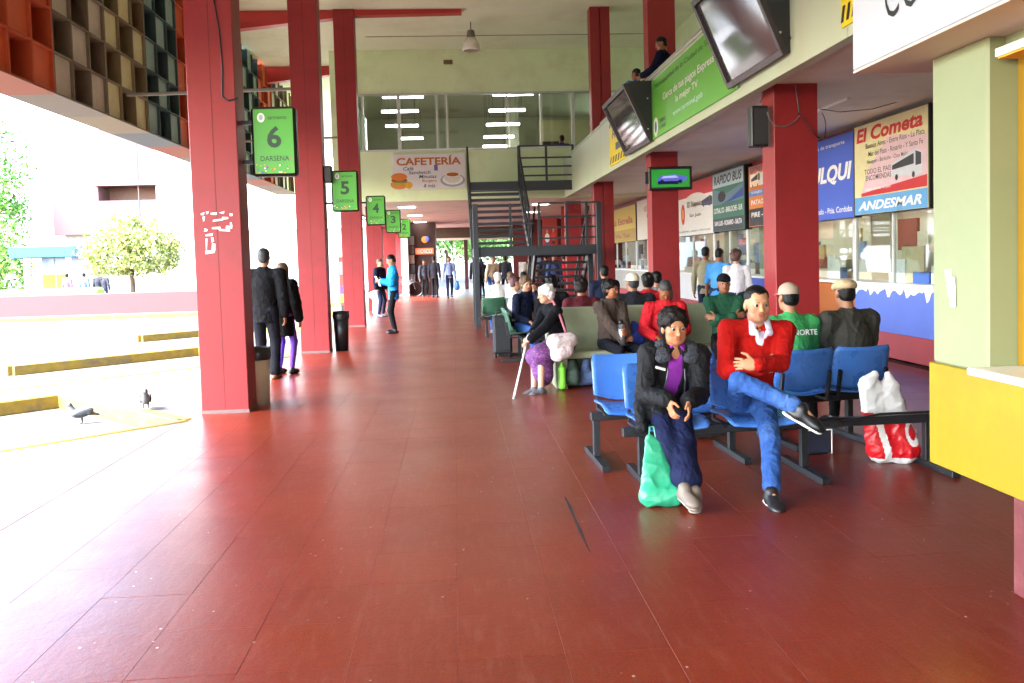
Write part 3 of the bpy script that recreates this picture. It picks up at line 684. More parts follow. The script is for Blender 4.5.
tree('low bushy green tree left of the street kiosk', (-24.0, 45, 0), 1.5, [((-.5, 0, 2.6), (2.2, 2, 2.4)), ((1.0, 0, 1.6), (1.4, 1.3, 1.6))], 7000, .12, ['#78a038', '#8fae48', '#4f7f2a'], 4, 'trees at the left edge', 5)
tree('large tree in the bright far opening behind the man in blue', (-.6, 66, -.1), 3, [((0, 0, 4.4), (3.6, 3, 3)), ((2.6, 0, 3.6), (2.2, 2, 2.2)), ((-2.5, 0, 3.8), (2.3, 2, 2.3))], 7000, .2, ['#6d9a40', '#86ac50', '#4f7f35'], 5, 'trees beyond the far opening', 6)
tree('tree beyond the far opening right of the thin post', (4.2, 70, -.1), 3, [((0, 0, 4.2), (3.2, 3, 3)), ((-1.8, 0, 3.4), (2.2, 2, 2))], 5000, .2, ['#6d9a40', '#86ac50', '#4f7f35'], 5, 'trees beyond the far opening', 8)
mb = MB()
for i in range(1): pass
tag(MB().box(-30, -13.6, 33.5, 34.0, -.1, .9, .1).build('hedge', mat('hedge_green', '#7d9a3c', .8, .5, 14, .8, 20)), 'low clipped hedge behind the pink wall', 'hedge')
# ================================================================== figures: smooth implicit surfaces
def smin(a, b, k):
    if k <= 0: return np.minimum(a, b)
    h = np.clip(.5+.5*(b-a)/k, 0, 1); return b+(a-b)*h-k*h*(1-h)
def nrm(v): v = np.asarray(v, float); return v/max(np.linalg.norm(v), 1e-9)
def cap(a, b, ra, rb=None, k=.02, sq=None, neg=False):   # tapered limb; sq=(direction, factor) flattens it
    return ('c', np.asarray(a, float), np.asarray(b, float), ra, ra if rb is None else rb, k, sq, neg)
def ell(c, r, A=None, k=.02, neg=False):
    r = np.asarray(r, float); return ('e', np.asarray(c, float), r, np.eye(3) if A is None else np.asarray(A, float), k, None, None, neg)
def prim_d(p, X, Y, Z):
    if p[0] == 'c':
        _, a, b, ra, rb, k, sq, neg = p
        d = b-a; L = max(d @ d, 1e-9)
        px, py, pz = X-a[0], Y-a[1], Z-a[2]
        t = np.clip((px*d[0]+py*d[1]+pz*d[2])/L, 0, 1)
        qx, qy, qz = px-t*d[0], py-t*d[1], pz-t*d[2]; r = ra+(rb-ra)*t
        if sq:
            n, f = nrm(sq[0]), sq[1]; dn = qx*n[0]+qy*n[1]+qz*n[2]; e = (1/f-1)*dn
            qx, qy, qz = qx+e*n[0], qy+e*n[1], qz+e*n[2]
        d_ = np.sqrt(qx*qx+qy*qy+qz*qz)-r
        return d_*(sq[1]**.5 if sq else 1)
    _, c, r, A, k, _, _, neg = p
    px, py, pz = X-c[0], Y-c[1], Z-c[2]
    u = [(A[i][0]*px+A[i][1]*py+A[i][2]*pz) for i in range(3)]
    k0 = np.sqrt(sum((u[i]/r[i])**2 for i in range(3))); k1 = np.sqrt(sum((u[i]/r[i]**2)**2 for i in range(3)))
    return k0*(k0-1)/np.maximum(k1, 1e-6)
def bounds(p):
    if p[0] == 'c':
        R_ = max(p[3], p[4])*(max(1, p[6][1]) if p[6] else 1); return np.minimum(p[1], p[2])-R_, np.maximum(p[1], p[2])+R_
    R_ = p[2].max(); return p[1]-R_, p[1]+R_
def sdf_mesh(prims, h, wrinkle=0.0, wfreq=30, seed=0, smooth=1):
    B = [bounds(p) for p in prims if not p[-1]]; m = 3*h+.01
    lo = np.min([b[0] for b in B], 0)-m; hi = np.max([b[1] for b in B], 0)+m
    n = np.ceil((hi-lo)/h).astype(int)+1; Fd = np.full(n, 9.0, np.float32)
    for p in prims:
        a, b = bounds(p); k = p[5] if p[0] == 'c' else p[4]; pad = k+3*h+.005
        i0 = np.clip(np.floor((a-pad-lo)/h).astype(int), 0, n); i1 = np.clip(np.ceil((b+pad-lo)/h).astype(int)+1, 0, n)
        if (i1 <= i0).any(): continue
        X, Y, Z = np.meshgrid(*[(lo[j]+h*np.arange(i0[j], i1[j])).astype(np.float32) for j in range(3)], indexing='ij', sparse=True)
        d = prim_d(p, X, Y, Z); sl_ = tuple(slice(i0[j], i1[j]) for j in range(3))
        if p[-1]: Fd[sl_] = -smin(-Fd[sl_], d, k)
        else: Fd[sl_] = smin(Fd[sl_], d, k)
    V, Q = surface_nets(Fd, lo, h)
    if smooth or wrinkle: V = polish(V, Q, smooth, wrinkle, wfreq, seed)
    return V, Q
def surface_nets(f, lo, h):
    s = f < 0; n = np.array(f.shape)
    c = [s[dx:n[0]-1+dx, dy:n[1]-1+dy, dz:n[2]-1+dz] for dx in (0, 1) for dy in (0, 1) for dz in (0, 1)]
    al = c[0].copy(); an = c[0].copy()
    for q in c[1:]: al &= q; an |= q
    mask = an & ~al; idx = np.full(mask.shape, -1, np.int64); I = np.argwhere(mask); idx[mask] = np.arange(len(I))
    acc = np.zeros((len(I), 3)); cnt = np.zeros(len(I))
    O = [(dx, dy, dz) for dx in (0, 1) for dy in (0, 1) for dz in (0, 1)]
    fv = [f[I[:, 0]+o[0], I[:, 1]+o[1], I[:, 2]+o[2]] for o in O]
    for i in range(8):
        for j in range(i+1, 8):
            d = np.array(O[j])-np.array(O[i])
            if np.abs(d).sum() != 1: continue
            cr = (fv[i] < 0) != (fv[j] < 0); t = fv[i]/np.where(cr, fv[i]-fv[j], 1)
            acc += np.where(cr[:, None], np.array(O[i])+t[:, None]*d, 0); cnt += cr
    V = lo+h*(I+acc/cnt[:, None]); Q = []
    for ax in range(3):
        u, v = [a for a in range(3) if a != ax]
        sa = [slice(None)]*3; sb = [slice(None)]*3; sa[ax] = slice(0, -1); sb[ax] = slice(1, None)
        cr = s[tuple(sa)] != s[tuple(sb)]; E = np.argwhere(cr); E = E[(E[:, u] > 0) & (E[:, v] > 0) & (E[:, u] < n[u]-1) & (E[:, v] < n[v]-1)]
        if not len(E): continue
        ins = s[tuple(E.T)]; q = []
        for du, dv in ((-1, -1), (0, -1), (0, 0), (-1, 0)):
            g = E.copy(); g[:, u] += du; g[:, v] += dv; q.append(idx[tuple(g.T)])
        q = np.stack(q, 1); flip = ins == (ax == 1); q[flip] = q[flip][:, ::-1]; Q.append(q)
    return V, np.concatenate(Q)
def vnormals(V, Q):
    fn = np.cross(V[Q[:, 2]]-V[Q[:, 0]], V[Q[:, 3]]-V[Q[:, 1]]); N = np.zeros_like(V)
    for i in range(4): np.add.at(N, Q[:, i], fn)
    return N/np.maximum(np.linalg.norm(N, axis=1), 1e-9)[:, None]
def polish(V, Q, it, wr, wf, seed):
    for _ in range(it):
        a = np.zeros_like(V); c = np.zeros(len(V))
        for i in range(4):
            for j in ((i+1) % 4, (i+3) % 4): np.add.at(a, Q[:, i], V[Q[:, j]]); np.add.at(c, Q[:, i], 1)
        V = .45*V+.55*a/np.maximum(c, 1)[:, None]
    if wr:
        r = np.random.default_rng(seed); N = vnormals(V, Q); d = np.zeros(len(V)); W = V.copy()
        for o_ in range(2): W = W+.012*np.sin(W @ r.normal(size=(3, 3))*wf*.8+r.uniform(0, 6, 3))
        for i in range(7):
            k = r.normal(size=3); k[2] *= .75; k *= wf*r.uniform(.5, 1.8)/np.linalg.norm(k)
            s_ = np.sin(W @ k+r.uniform(0, 6)); d += (1-np.abs(s_))**2*r.uniform(.5, 1)-.3
        V = V+N*(d*wr/2.5)[:, None]
    return V
def ik(a, c, l1, l2, pole):
    a = np.asarray(a, float); c = np.asarray(c, float); d = c-a; L = np.linalg.norm(d); L2 = min(L, (l1+l2)*.995); dn = d/max(L, 1e-6); c = a+dn*L2
    x = (l1*l1-l2*l2+L2*L2)/(2*L2); y = math.sqrt(max(l1*l1-x*x, 0)); p = np.asarray(pole, float); p = p-dn*(p @ dn)
    return a+dn*x+nrm(p)*y, c
def rotm(yaw, pitch, roll=0):
    cyw, sy = math.cos(yaw), math.sin(yaw); cp, sp = math.cos(pitch), math.sin(pitch); cr, sr = math.cos(roll), math.sin(roll)
    Rz = np.array([[cyw, -sy, 0], [sy, cyw, 0], [0, 0, 1]]); Rx = np.array([[1, 0, 0], [0, cp, -sp], [0, sp, cp]]); Ry = np.array([[cr, 0, sr], [0, 1, 0], [-sr, 0, cr]])
    return Rz @ Rx @ Ry
def head_prims(hc, RM, s=1.0, det=1, fem=False):
    def P(x, y, z): return hc+RM @ (np.array([x, y, z])*s)
    A = RM.T; o = []
    o.append(ell(P(0, .012, .032), np.array([.076, .094, .086])*s, A, .02))
    o.append(ell(P(0, -.028, -.03), np.array([.058 if fem else .061, .062, .082])*s, A, .03))
    o.append(ell(P(0, -.058, -.092), np.array([.03 if fem else .036, .03, .023])*s, A, .028))
    for q in (-1, 1):
        o.append(ell(P(q*.04, -.035, -.07), np.array([.022, .034, .03])*s, A, .03))
        o.append(ell(P(q*.04, -.062, -.022), np.array([.023, .022, .02])*s, A, .02))
        o.append(ell(P(q*.076, .008, -.012), np.array([.011, .021, .033])*s, A, .008))
    if det:
        o.append(cap(P(-.03, -.08, .021), P(.03, -.08, .021), .012*s, None, .012))
        for q in (-1, 1): o.append(ell(P(q*.031, -.1, .001), np.array([.0165, .013, .0085])*s, A, .010, True))
        o.append(cap(P(0, -.088, .008), P(0, -.108, -.034), .0075*s, .0125*s, .012))
        for q in (-1, 1): o.append(ell(P(q*.012, -.1, -.037), np.array([.009, .01, .008])*s, A, .006))
        o.append(ell(P(0, -.088, -.06), np.array([.023, .011, .0055])*s, A, .006))
        o.append(ell(P(0, -.087, -.0715), np.array([.02, .011, .0065])*s, A, .006))
        o.append(ell(P(0, -.1, -.0655), np.array([.026, .012, .002])*s, A, .003, True))
    return o
def hand_prims(wr, d, n, side, s=1.0, curl=.5, det=1, r=.0092):
    """Palm, four fingers and a thumb; d is the finger direction, n the way the palm faces."""
    d = nrm(d); n = nrm(np.asarray(n)-d*(np.dot(n, d))); a = np.cross(d, n)*side
    o = [ell(wr+d*.045*s, np.array([.04, .016, .05])*s, [a, n, d], .015), cap(wr-d*.03*s, wr+d*.02*s, .026*s, .03*s, .02, (n, .75))]
    for i, (off, L) in enumerate(zip((.031, .011, -.0095, -.029), (.068, .076, .071, .056))):
        p = wr+d*.088*s+a*off*s; ang = curl*.5; dd = d
        for j, fr in enumerate((.45, .32, .26)):
            dd = nrm(d*math.cos(ang)+n*math.sin(ang)+a*off*2); q = p+dd*L*fr*s
            o.append(cap(p, q, (r-.0006*j)*s, (r-.0011-.0006*j)*s, .003)); p = q; ang += curl
            if not det: ang += 0
    p = wr+d*.028*s+a*.03*s; q = p+nrm(d*.6+a*.75+n*.25)*.045*s; e = q+nrm(d*.85+a*.3+n*.35)*.036*s
    o += [cap(p, q, .0125*s, .0105*s, .01), cap(q, e, .0105*s, .0085*s, .004)]
    return o
SKIN = mat('skin', '#b07a5a', .5, .06, 30, attr='skin', spec=.4)
EYEW = mat('eye_white', '#8f847c', .3, .0); EYEI = mat('eye_iris', '#1a0e08', .1, .0)
def cloth(name, c, rough=.85, var=.12, bump=.25): return mat('cloth_'+name, c, rough, var, 14, bump, 260, fold=.22, spec=.15)
def vcol(o, name, cols):
    ca = o.data.color_attributes.new(name, 'FLOAT_COLOR', 'POINT'); ca.data.foreach_set('color', np.concatenate([cols, np.ones((len(cols), 1))], 1).astype(np.float32).ravel())
def person(label, loc, rot=0, h=1.7, sit=None, lean=0.0, side_lean=0.0, hands=None, poles=None, feet=None, knees=None, head=(0, 0), top=None, shirt=None, legs=None, shoe=None,
           hair=None, cap_=None, skin='#9c6a4c', det=0, fem=False, group='people in the hall', seed=1, palm=None, curl=.5, pelvis=None, neck=None, hc=None, toes=None, hdir=None, collar=None, shw=None, hsz=1.0):
    s = h/1.735; t = thing('person', label, 'person', (loc[0], loc[1], loc[2] if len(loc) > 2 else 0), group, math.radians(rot))
    lo_ = {'local': True}
    pv = np.array(pelvis, float) if pelvis is not None else np.array([0, 0, (sit+.095 if sit is not None else .93*s)])
    nb = np.array(neck, float) if neck is not None else pv+np.array([math.sin(side_lean)*.5, -math.sin(lean)*.5, math.cos(lean)*.5])*s
    up = nrm(nb-pv); ch = pv+(nb-pv)*.62
    sw = (shw or (.165 if fem else .185))*s
    fw = nrm(np.array([0, -1, 0])-up*(-up[1])); sd = np.cross(up, fw)*-1; sd = nrm(np.array([1, 0, 0])-up*up[0])
    SH = [nb-up*.055*s+sd*q*sw+fw*.01 for q in (-1, 1)]
    HP = [pv+sd*q*.085*s-up*.02 for q in (-1, 1)]
    if hands is None: hands = [(-.25*s, -.04, .80*s), (.25*s, -.04, .80*s)] if sit is None else [(-.12, -.32, pv[2]+.06), (.12, -.32, pv[2]+.06)]
    if poles is None: poles = [(-.5, .7, -.3), (.5, .7, -.3)]
    if feet is None: feet = [(-.1, 0, .075), (.1, 0, .075)] if sit is None else [(-.11, -.42, .075), (.11, -.42, .075)]
    if knees is None: knees = [(-.1, -1, .2), (.1, -1, .2)] if sit is None else [(-.15, -.8, 1), (.15, -.8, 1)]
    EL, WR, KN, AN = [], [], [], []
    for i in range(2):
        e, w_ = ik(SH[i], hands[i], .29*s, .25*s, poles[i]); EL.append(e); WR.append(w_)
        k, a = ik(HP[i], feet[i], .43*s, .42*s, knees[i]); KN.append(k); AN.append(a)
    HC = np.array(hc, float) if hc is not None else nb+up*.075*s+np.array([0, -.035, .095])*s
    RM = rotm(*head)
    hs = s*.98*hsz; res = (.016, .010, .006)[det]
    # ---- body: one continuous surface
    P = [cap(pv, ch, .10*s, .11*s, .04, (fw, .7)), cap(ch, nb-up*.05*s, .11*s, .07*s, .04, (fw, .7)), cap(SH[0], SH[1], .045*s, None, .03),
         cap(nb-up*.06*s, HC+RM @ np.array([0, .02, -.07])*hs, .056*s, .052*s if not fem else .047*s, .025)]
    P += head_prims(HC, RM, hs, det, fem)
    TD = toes or [(0, -1, 0), (0, -1, 0)]
    for i in range(2):
        P += [cap(SH[i], EL[i], .045*s, .038*s, .02), cap(EL[i], WR[i], .038*s, .026*s, .015)]
        P += [cap(HP[i], KN[i], .07*s, .05*s, .03), cap(KN[i], AN[i], .05*s, .036*s, .02), cap(AN[i], AN[i]+np.array(TD[i])*.08*s-np.array([0, 0, .03]), .03*s, .022*s, .02)]
        pn = palm[i] if palm else (sd*(1 if i == 0 else -1) if sit is None else (0, 0, -1))
        hd = hdir[i] if hdir else nrm(WR[i]-EL[i])
        P += hand_prims(WR[i], hd, pn, (1, -1)[i], s*(.93 if fem else 1.0), curl, det, .0092 if det == 2 else .0105)
    V, Q = sdf_mesh(P, (.014, .009, .005)[det], smooth=1 if det < 2 else 1)
    bo = mesh_obj('body', V, Q, SKIN, t, True, True)
    base = np.array(lin(skin)); cols = np.tile(base, (len(V), 1))
    L_ = ((V-HC) @ RM)/hs
    if det:
        lips = (np.abs(L_[:, 0]) < .024) & (np.abs(L_[:, 2]+.066) < .0105) & (L_[:, 1] < -.075); cols[lips] = base*np.array([.85, .52, .5])
        chk = np.exp(-((np.abs(L_[:, 0])-.042)**2+(L_[:, 2]+.028)**2)/.0009)*(L_[:, 1] < -.03); cols *= 1+chk[:, None]*np.array([.10, -.05, -.06])
        if not fem and det == 2:
            st_ = ((L_[:, 2] < -.045) & (L_[:, 1] < 0.02) & (L_[:, 2] > -.13)) & ~lips; cols[st_] *= np.array([.8, .8, .84])
    vcol(bo, 'skin', cols)
    if det:
        for q in (-1, 1):
            c = HC+RM @ (np.array([q*.031, -.0815, -.0005])*hs); mb = MB().ell(c, np.array([.0128, .0128, .0128])*hs, 16, 12)
            o = mb.build('eye', [EYEW, EYEI], bo, True, True)
            for f in o.data.polygons:
                v = (np.array(f.center)-c) @ RM
                if v[1] < -.0088*hs: f.material_index = 1
            lid = MB().ell(c+RM @ np.array([0, .0005, .0035])*hs, np.array([.0145, .0142, .0112])*hs, 14, 9, RM.T)
    # ---- shirt or inner top, outer top
    def torso(ad, hem, arms=True, sl=1.0, nk=True, k=.035):
        p = [cap(pv-up*hem*s, ch, (.128 if not fem else .13)*s+ad, (.142 if not fem else .132)*s+ad, k, (fw, .72)), cap(ch, nb-up*.075*s, (.142 if not fem else .132)*s+ad, .10*s+ad, k, (fw, .72)),
             cap(SH[0]+up*.005, SH[1]+up*.005, .052*s+ad, None, .03), cap(nb-up*.06*s, nb+up*.01*s+fw*.01, .06*s+ad*.6, .058*s+ad*.4, .03)]
        if not nk: p.pop()
        if sit is None: p.append(ell(pv-up*(hem*s+.335), (.6, .6, .30), None, .012, True))
        if arms:
            for i in range(2):
                e = EL[i]+(WR[i]-EL[i])*max(0, (sl-.5)*2)*.93
                p.append(cap(SH[i], EL[i], .055*s+ad, .046*s+ad, .02))
                if sl > .5: p.append(cap(EL[i], e, .046*s+ad, .036*s+ad, .012))
        return p
    if shirt:
        V, Q = sdf_mesh(torso(shirt.get('ad', .004), -.06, shirt.get('arms', False))+shirt.get('extra', lambda d: [])(dict(nb=nb, up=up, fw=fw, sd=sd, ch=ch)), res, .003, 34, seed); mesh_obj('shirt', V, Q, shirt['m'], t, True, True)
    if top:
        p = torso(top.get('ad', .014), top.get('hem', .06), True, top.get('sl', 1.0), top.get('nk', True))
        if top.get('skirt'):  # lower part of a coat over the lap
            for i in range(2): p.append(cap(HP[i]+up*.02, HP[i]+(KN[i]-HP[i])*top['skirt'], .115*s, .10*s, .05))
        p += top.get('extra', lambda d: [])(dict(nb=nb, up=up, fw=fw, sd=sd, pv=pv, ch=ch, HC=HC, SH=SH, EL=EL, WR=WR, s=s, HP=HP, KN=KN))
        V, Q = sdf_mesh(p, res, top.get('wr', .008 if det else .006), top.get('wf', 42), seed+1); tp = mesh_obj(top.get('n', 'jacket'), V, Q, top['m'], t, True, True)
        if top.get('parts'): top['parts'](tp, dict(nb=nb, up=up, fw=fw, sd=sd, pv=pv, ch=ch, SH=SH, EL=EL, WR=WR, s=s, HC=HC))
    # ---- legs
    if legs:
        kind = legs.get('kind', 'trousers'); ad = legs.get('ad', .0)
        if kind == 'trousers':
            p = [ell(pv+np.array([0, .0, -.0]), np.array([.152, .108, .10])*s, None, .04)]
            for i in range(2):
                p += [cap(HP[i], KN[i], .086*s+ad, .062*s+ad, .03), cap(KN[i], AN[i]+nrm(KN[i]-AN[i])*legs.get('up', .03), .062*s+ad, legs.get('cuff', .048)*s+ad, .02)]
        else:
            p = [ell(pv, np.array([.19, .16, .12])*s, None, .05), cap(HP[0], HP[1], .12*s, None, .05)]
            for i in range(2): p.append(cap(HP[i], KN[i], .115*s, .12*s, .08))
            p.append(cap((KN[0]+KN[1])/2+np.array([0, .06, 0]), (KN[0]+KN[1])/2+np.array([0, .05, -.20]), .15*s, .17*s, .08, (fw, .8)))
        p += legs.get('extra', lambda d: [])(dict(HP=HP, KN=KN, AN=AN, s=s, pv=pv))
        V, Q = sdf_mesh(p, res, legs.get('wr', .006), 44, seed+2); mesh_obj(legs.get('n', kind), V, Q, legs['m'], t, True, True)
    # ---- shoes
    if shoe:
        for i in range(2):
            d = nrm(TD[i]); a = AN[i]; upv = nrm(np.array([0, 0, 1.0])-d*d[2]) if abs(d[2]) < .95 else np.array([0, 1.0, 0])
            rt = np.cross(d, upv); low = a-upv*.045*s
            p = [cap(low-d*.04*s, low+d*.12*s, .04*s, .036*s, .02, (upv, .75)), ell(low+d*.13*s-upv*.004, np.array([.046, .06, .03])*s, [rt, d, upv], .03), cap(a-upv*.04*s, a+upv*(.0 if not shoe.get('boot') else .05)*s, .047*s, .044*s, .02)]
            p.append(cap(a-upv*.03*s+d*.02*s, low+d*.11*s+upv*.005*s, .040*s, .036*s, .02))
            p.append(ell(low-upv*.10*s, np.array([.3, .3, .062])*s, [rt, d, upv], .004, True))
            V, Q = sdf_mesh(p, min(res, .009), 0); so = mesh_obj('shoe', V, Q, shoe['m'], t, True, True)
            if shoe.get('sole'):
                V, Q = sdf_mesh([cap(low-d*.045*s-upv*.028*s, low+d*.135*s-upv*.028*s, .043*s, .044*s, .02, (upv, .3))], min(res, .008), 0); mesh_obj('sole', V, Q, shoe['sole'], so, True, True)
            if shoe.get('sock') is not None:
                V, Q = sdf_mesh([cap(a-upv*.02, a+nrm(KN[i]-a)*.10, .042*s, .043*s, .01)], res, 0); mesh_obj('sock', V, Q, shoe['sock'], t, True, True)
    # ---- hair
    if hair:
        st_, hm = hair[0], hair[1]
        def H(x, y, z): return HC+RM @ (np.array([x, y, z])*hs)
        A = RM.T; wr = .006; wf = 90
        face = lambda z=.0, w_=.066: ell(H(0, -.105, -.035+z), np.array([w_, .075, .1])*hs, A, .012, True)
        if st_ == 'short':
            p = [ell(H(0, .018, .045), np.array([.083, .1, .085])*hs, A, .02), ell(H(0, .05, -.02), np.array([.072, .06, .07])*hs, A, .02), face(.002, .064), ell(H(0, -.02, -.14), np.array([.12, .12, .09])*hs, A, .01, True)]
            for q in (-1, 1): p.append(ell(H(q*.085, -.005, -.02), np.array([.022, .04, .05])*hs, A, .01, True))
            wr = .006; wf = 130
        elif st_ == 'receding':
            p = [ell(H(0, .02, .046), np.array([.081, .098, .080])*hs, A, .02), ell(H(0, .05, -.02), np.array([.072, .06, .06])*hs, A, .02), face(.004, .062), ell(H(0, -.02, -.14), np.array([.12, .12, .1])*hs, A, .01, True)]
            for q in (-1, 1): p += [ell(H(q*.05, -.09, .07), np.array([.026, .04, .03])*hs, A, .012, True), ell(H(q*.085, -.005, -.02), np.array([.022, .035, .05])*hs, A, .01, True)]
            wr = .0035; wf = 130
        elif st_ == 'curly':
            p = [ell(H(0, .015, .05), np.array([.096, .104, .088])*hs, A, .02), ell(H(0, .04, -.02), np.array([.094, .072, .085])*hs, A, .03)]
            r = np.random.default_rng(seed)
            for i in range(80):
                v = nrm(r.normal(size=3)); 
                if v[2] < -.5: continue
                p.append(ell(H(*(v*np.array([.094, .102, .086])+np.array([0, .02, .045]))), np.full(3, r.uniform(.012, .022))*hs, A, .012))
            p.append(ell(H(0, -.115, -.035), np.array([.062, .085, .098])*hs, A, .008, True)); wr = .007; wf = 150
        elif st_ == 'perm':
            p = [ell(H(0, .02, .04), np.array([.1, .106, .09])*hs, A, .02), ell(H(0, .05, -.02), np.array([.095, .07, .08])*hs, A, .03)]
            r = np.random.default_rng(seed)
            for i in range(30):
                v = nrm(r.normal(size=3))
                if v[2] < -.4: continue
                p.append(ell(H(*(v*np.array([.098, .104, .09])+np.array([0, .025, .035]))), np.full(3, r.uniform(.015, .025))*hs, A, .012))
            p.append(ell(H(0, -.11, -.035), np.array([.066, .078, .1])*hs, A, .01, True)); wr = .006
        else:   # long
            p = [ell(H(0, .018, .04), np.array([.09, .104, .09])*hs, A, .02), cap(H(0, .06, .0), H(0, .085, -.22), .085*hs, .07*hs, .04, (RM @ np.array([0, 1, 0]), .6)), cap(H(-.07, .03, 0), H(-.085, .04, -.2), .035*hs, .03*hs, .03), cap(H(.07, .03, 0), H(.085, .04, -.2), .035*hs, .03*hs, .03), face(0, .062)]
            wr = .005; wf = 60
        if cap_: p.append(ell(H(0, -.0, .1), np.array([.2, .2, .075])*hs, A, .004, True))
        if det and st_ in ('short', 'receding', 'curly', 'perm') and not (len(hair) > 2):
            for q in (-1, 1): p.append(cap(H(q*.017, -.0925, .0205), H(q*.044, -.083, .0215), (.0055 if not fem else .004)*hs, .003*hs, .002))
        V, Q = sdf_mesh(p, (.012, .008, .0045)[det], wr, wf, seed+5, 1); mesh_obj('hair', V, Q, hm, t, True, True)
    if cap_:
        def H(x, y, z): return HC+RM @ (np.array([x, y, z])*hs)
        A = RM.T
        if cap_.get('flat'):
            p = [ell(H(0, .01, .065), np.array([.1, .125, .062])*hs, A, .02), ell(H(0, -.06, .06), np.array([.085, .075, .03])*hs, A, .03), ell(H(0, .0, -.02), np.array([.2, .2, .06])*hs, A, .006, True)]
        else:
            p = [ell(H(0, .012, .045), np.array([.09, .107, .09])*hs, A, .01), ell(H(0, .0, -.04), np.array([.2, .2, .07])*hs, A, .006, True)]
        V, Q = sdf_mesh(p, (.012, .008, .006)[det], .0015, 40, seed); co = mesh_obj('cap', V, Q, cap_['m'], t, True, True)
        if not cap_.get('flat'):
            p = [ell(H(0, -.115, .035), np.array([.072, .075, .012])*hs, (RM @ rotm(0, .15)).T, .01)]
            V, Q = sdf_mesh(p, (.008, .006, .005)[det], 0); mesh_obj('brim', V, Q, cap_.get('bm', cap_['m']), co, True, True)
            if cap_.get('hole'):
                V, Q = sdf_mesh([ell(H(0, .108, .012), np.array([.034, .012, .017])*hs, A, .0)], .005, 0); mesh_obj('strap_opening', V, Q, cap_['hole'], co, True, True)
    return t, dict(SH=SH, EL=EL, WR=WR, KN=KN, AN=AN, HC=HC, pv=pv, nb=nb, ch=ch, RM=RM)
# ================================================================== things
BLUE = mat('blue_seat_plastic', '#3f74c4', .28, .08, 5, .03, 20, dirt='#6f95cf', dscale=7, damt=.25)
GREEN = mat('green_seat_plastic', '#2f5c45', .4, .12, 5)
LEGM = mat('bench_steel', '#23252a', .45, .2, 10, metal=.3)
def sheet(prof, wid, curve, th=.012, nu=12, corner=.12):
    """Curved plastic sheet: prof = list of (y, z); wid = width; curve(u) pushes the sides along the normal."""
    P = np.array(prof, float); n = len(P); tg = np.gradient(P, axis=0); tg /= np.linalg.norm(tg, axis=1)[:, None]; nm = np.stack([-tg[:, 1], tg[:, 0]], 1)
    V = []; Fc = []
    for sgn in (0, 1):
        for j in range(n):
            v = j/(n-1); e = min(v, 1-v)/corner; w_ = wid/2*(1-.10*(1-min(1, e))**2)
            for i in range(nu+1):
                u = -1+2*i/nu; y, z = P[j]+nm[j]*(curve(u, v)-th*sgn); V.append((u*w_, y, z))
    m = nu+1; off = n*m
    for j in range(n-1):
        for i in range(nu):
            a = j*m+i; Fc += [(a, a+1, a+m+1, a+m), (off+a, off+a+m, off+a+m+1, off+a+1)]
    for j in range(n-1): Fc += [(j*m, (j+1)*m, off+(j+1)*m, off+j*m), (j*m+nu, off+j*m+nu, off+(j+1)*m+nu, (j+1)*m+nu)]
    for i in range(nu): Fc += [(i, off+i, off+i+1, i+1), ((n-1)*m+i, (n-1)*m+i+1, off+(n-1)*m+i+1, off+(n-1)*m+i)]
    return V, Fc
def bez(pts, n):
    pts = [np.array(p, float) for p in pts]; out = []
    for i in range(n):
        t = i/(n-1); q = pts
        while len(q) > 1: q = [q[k]*(1-t)+q[k+1]*t for k in range(len(q)-1)]
        out.append(tuple(q[0]))
    return out
PAN = sheet(bez([(-.235, .385), (-.20, .45), (.0, .425), (.12, .40), (.20, .415)], 12), .48, lambda u, v: .03*u*u)
BACK = sheet(bez([(.17, .44), (.215, .45), (.225, .57), (.245, .68), (.275, .775)], 12), .48, lambda u, v: .055*u*u*(1-.35*v))
def bench(label, loc, rz, seats, legs_, x0, x1, m, group):
    t = thing('bench', label, 'bench', loc, group, math.radians(rz))
    MB().box(x0, x1, -.03, .03, .315, .375, .004).build('beam', LEGM, t, local=True)
    for x in legs_:
        l = MB().box(x-.025, x+.025, -.025, .025, .045, .314, .003).build('leg', LEGM, t, local=True)
        MB().box(x-.03, x+.03, -.34, .34, .0, .045, .004).build('foot', LEGM, l, local=True)
    mp, mk = None, None
    for x in seats:
        V, Fc = PAN; o = mesh_obj('seat', np.array(V)+(x, 0, 0), Fc, m, t, True, True)
        V, Fc = BACK; o = mesh_obj('backrest', np.array(V)+(x, 0, 0), Fc, m, t, True, True)
        for q in (-.2, .2): MB().bar((x+q, .2, .36), (x+q, .245, .60), .02, .03, up=(0, -1, 0)).bar((x+q, -.12, .37), (x+q, .21, .37), .03, .02).build('bracket', LEGM, t, local=True)
    return t
bench('blue plastic bench of the front couple, its beam running bare to the kiosk', (1.7, 5.70, 0), 1.5, [-.30, .31], [-.47, .68, 1.585], -.6, 1.62, BLUE, 'blue beam benches')
bench('blue plastic bench with an empty seat left of the woman in black', (1.55, 6.32, 0), 2, [-.27, .24], [-.53, .52], -.57, .57, BLUE, 'blue beam benches')
bench('blue plastic bench facing away with the two men in caps', (2.92, 6.70, 0), 187, [.245, -.245], [-.27, .36], -.5, .5, BLUE, 'blue beam benches')
MB_ = MB().tube([(2.3, 5.62, .40), (2.6, 5.60, .37), (2.9, 5.66, .40), (3.3, 5.62, .41)], .009, 6).build('strap', BLACK); tag(MB_, 'loose black strap along the bare bench beam', 'strap')
bench('green plastic bench with the woman in navy and the suitcase behind it', (.98, 13.1, 0), 90, [-.26, .26], [-.4, .4], -.55, .55, GREEN, 'green beam benches')
bench('far green plastic bench seen from behind near the stairs', (1.0, 17.2, 0), 180, [-.26, .26], [-.4, .4], -.55, .55, GREEN, 'green beam benches')
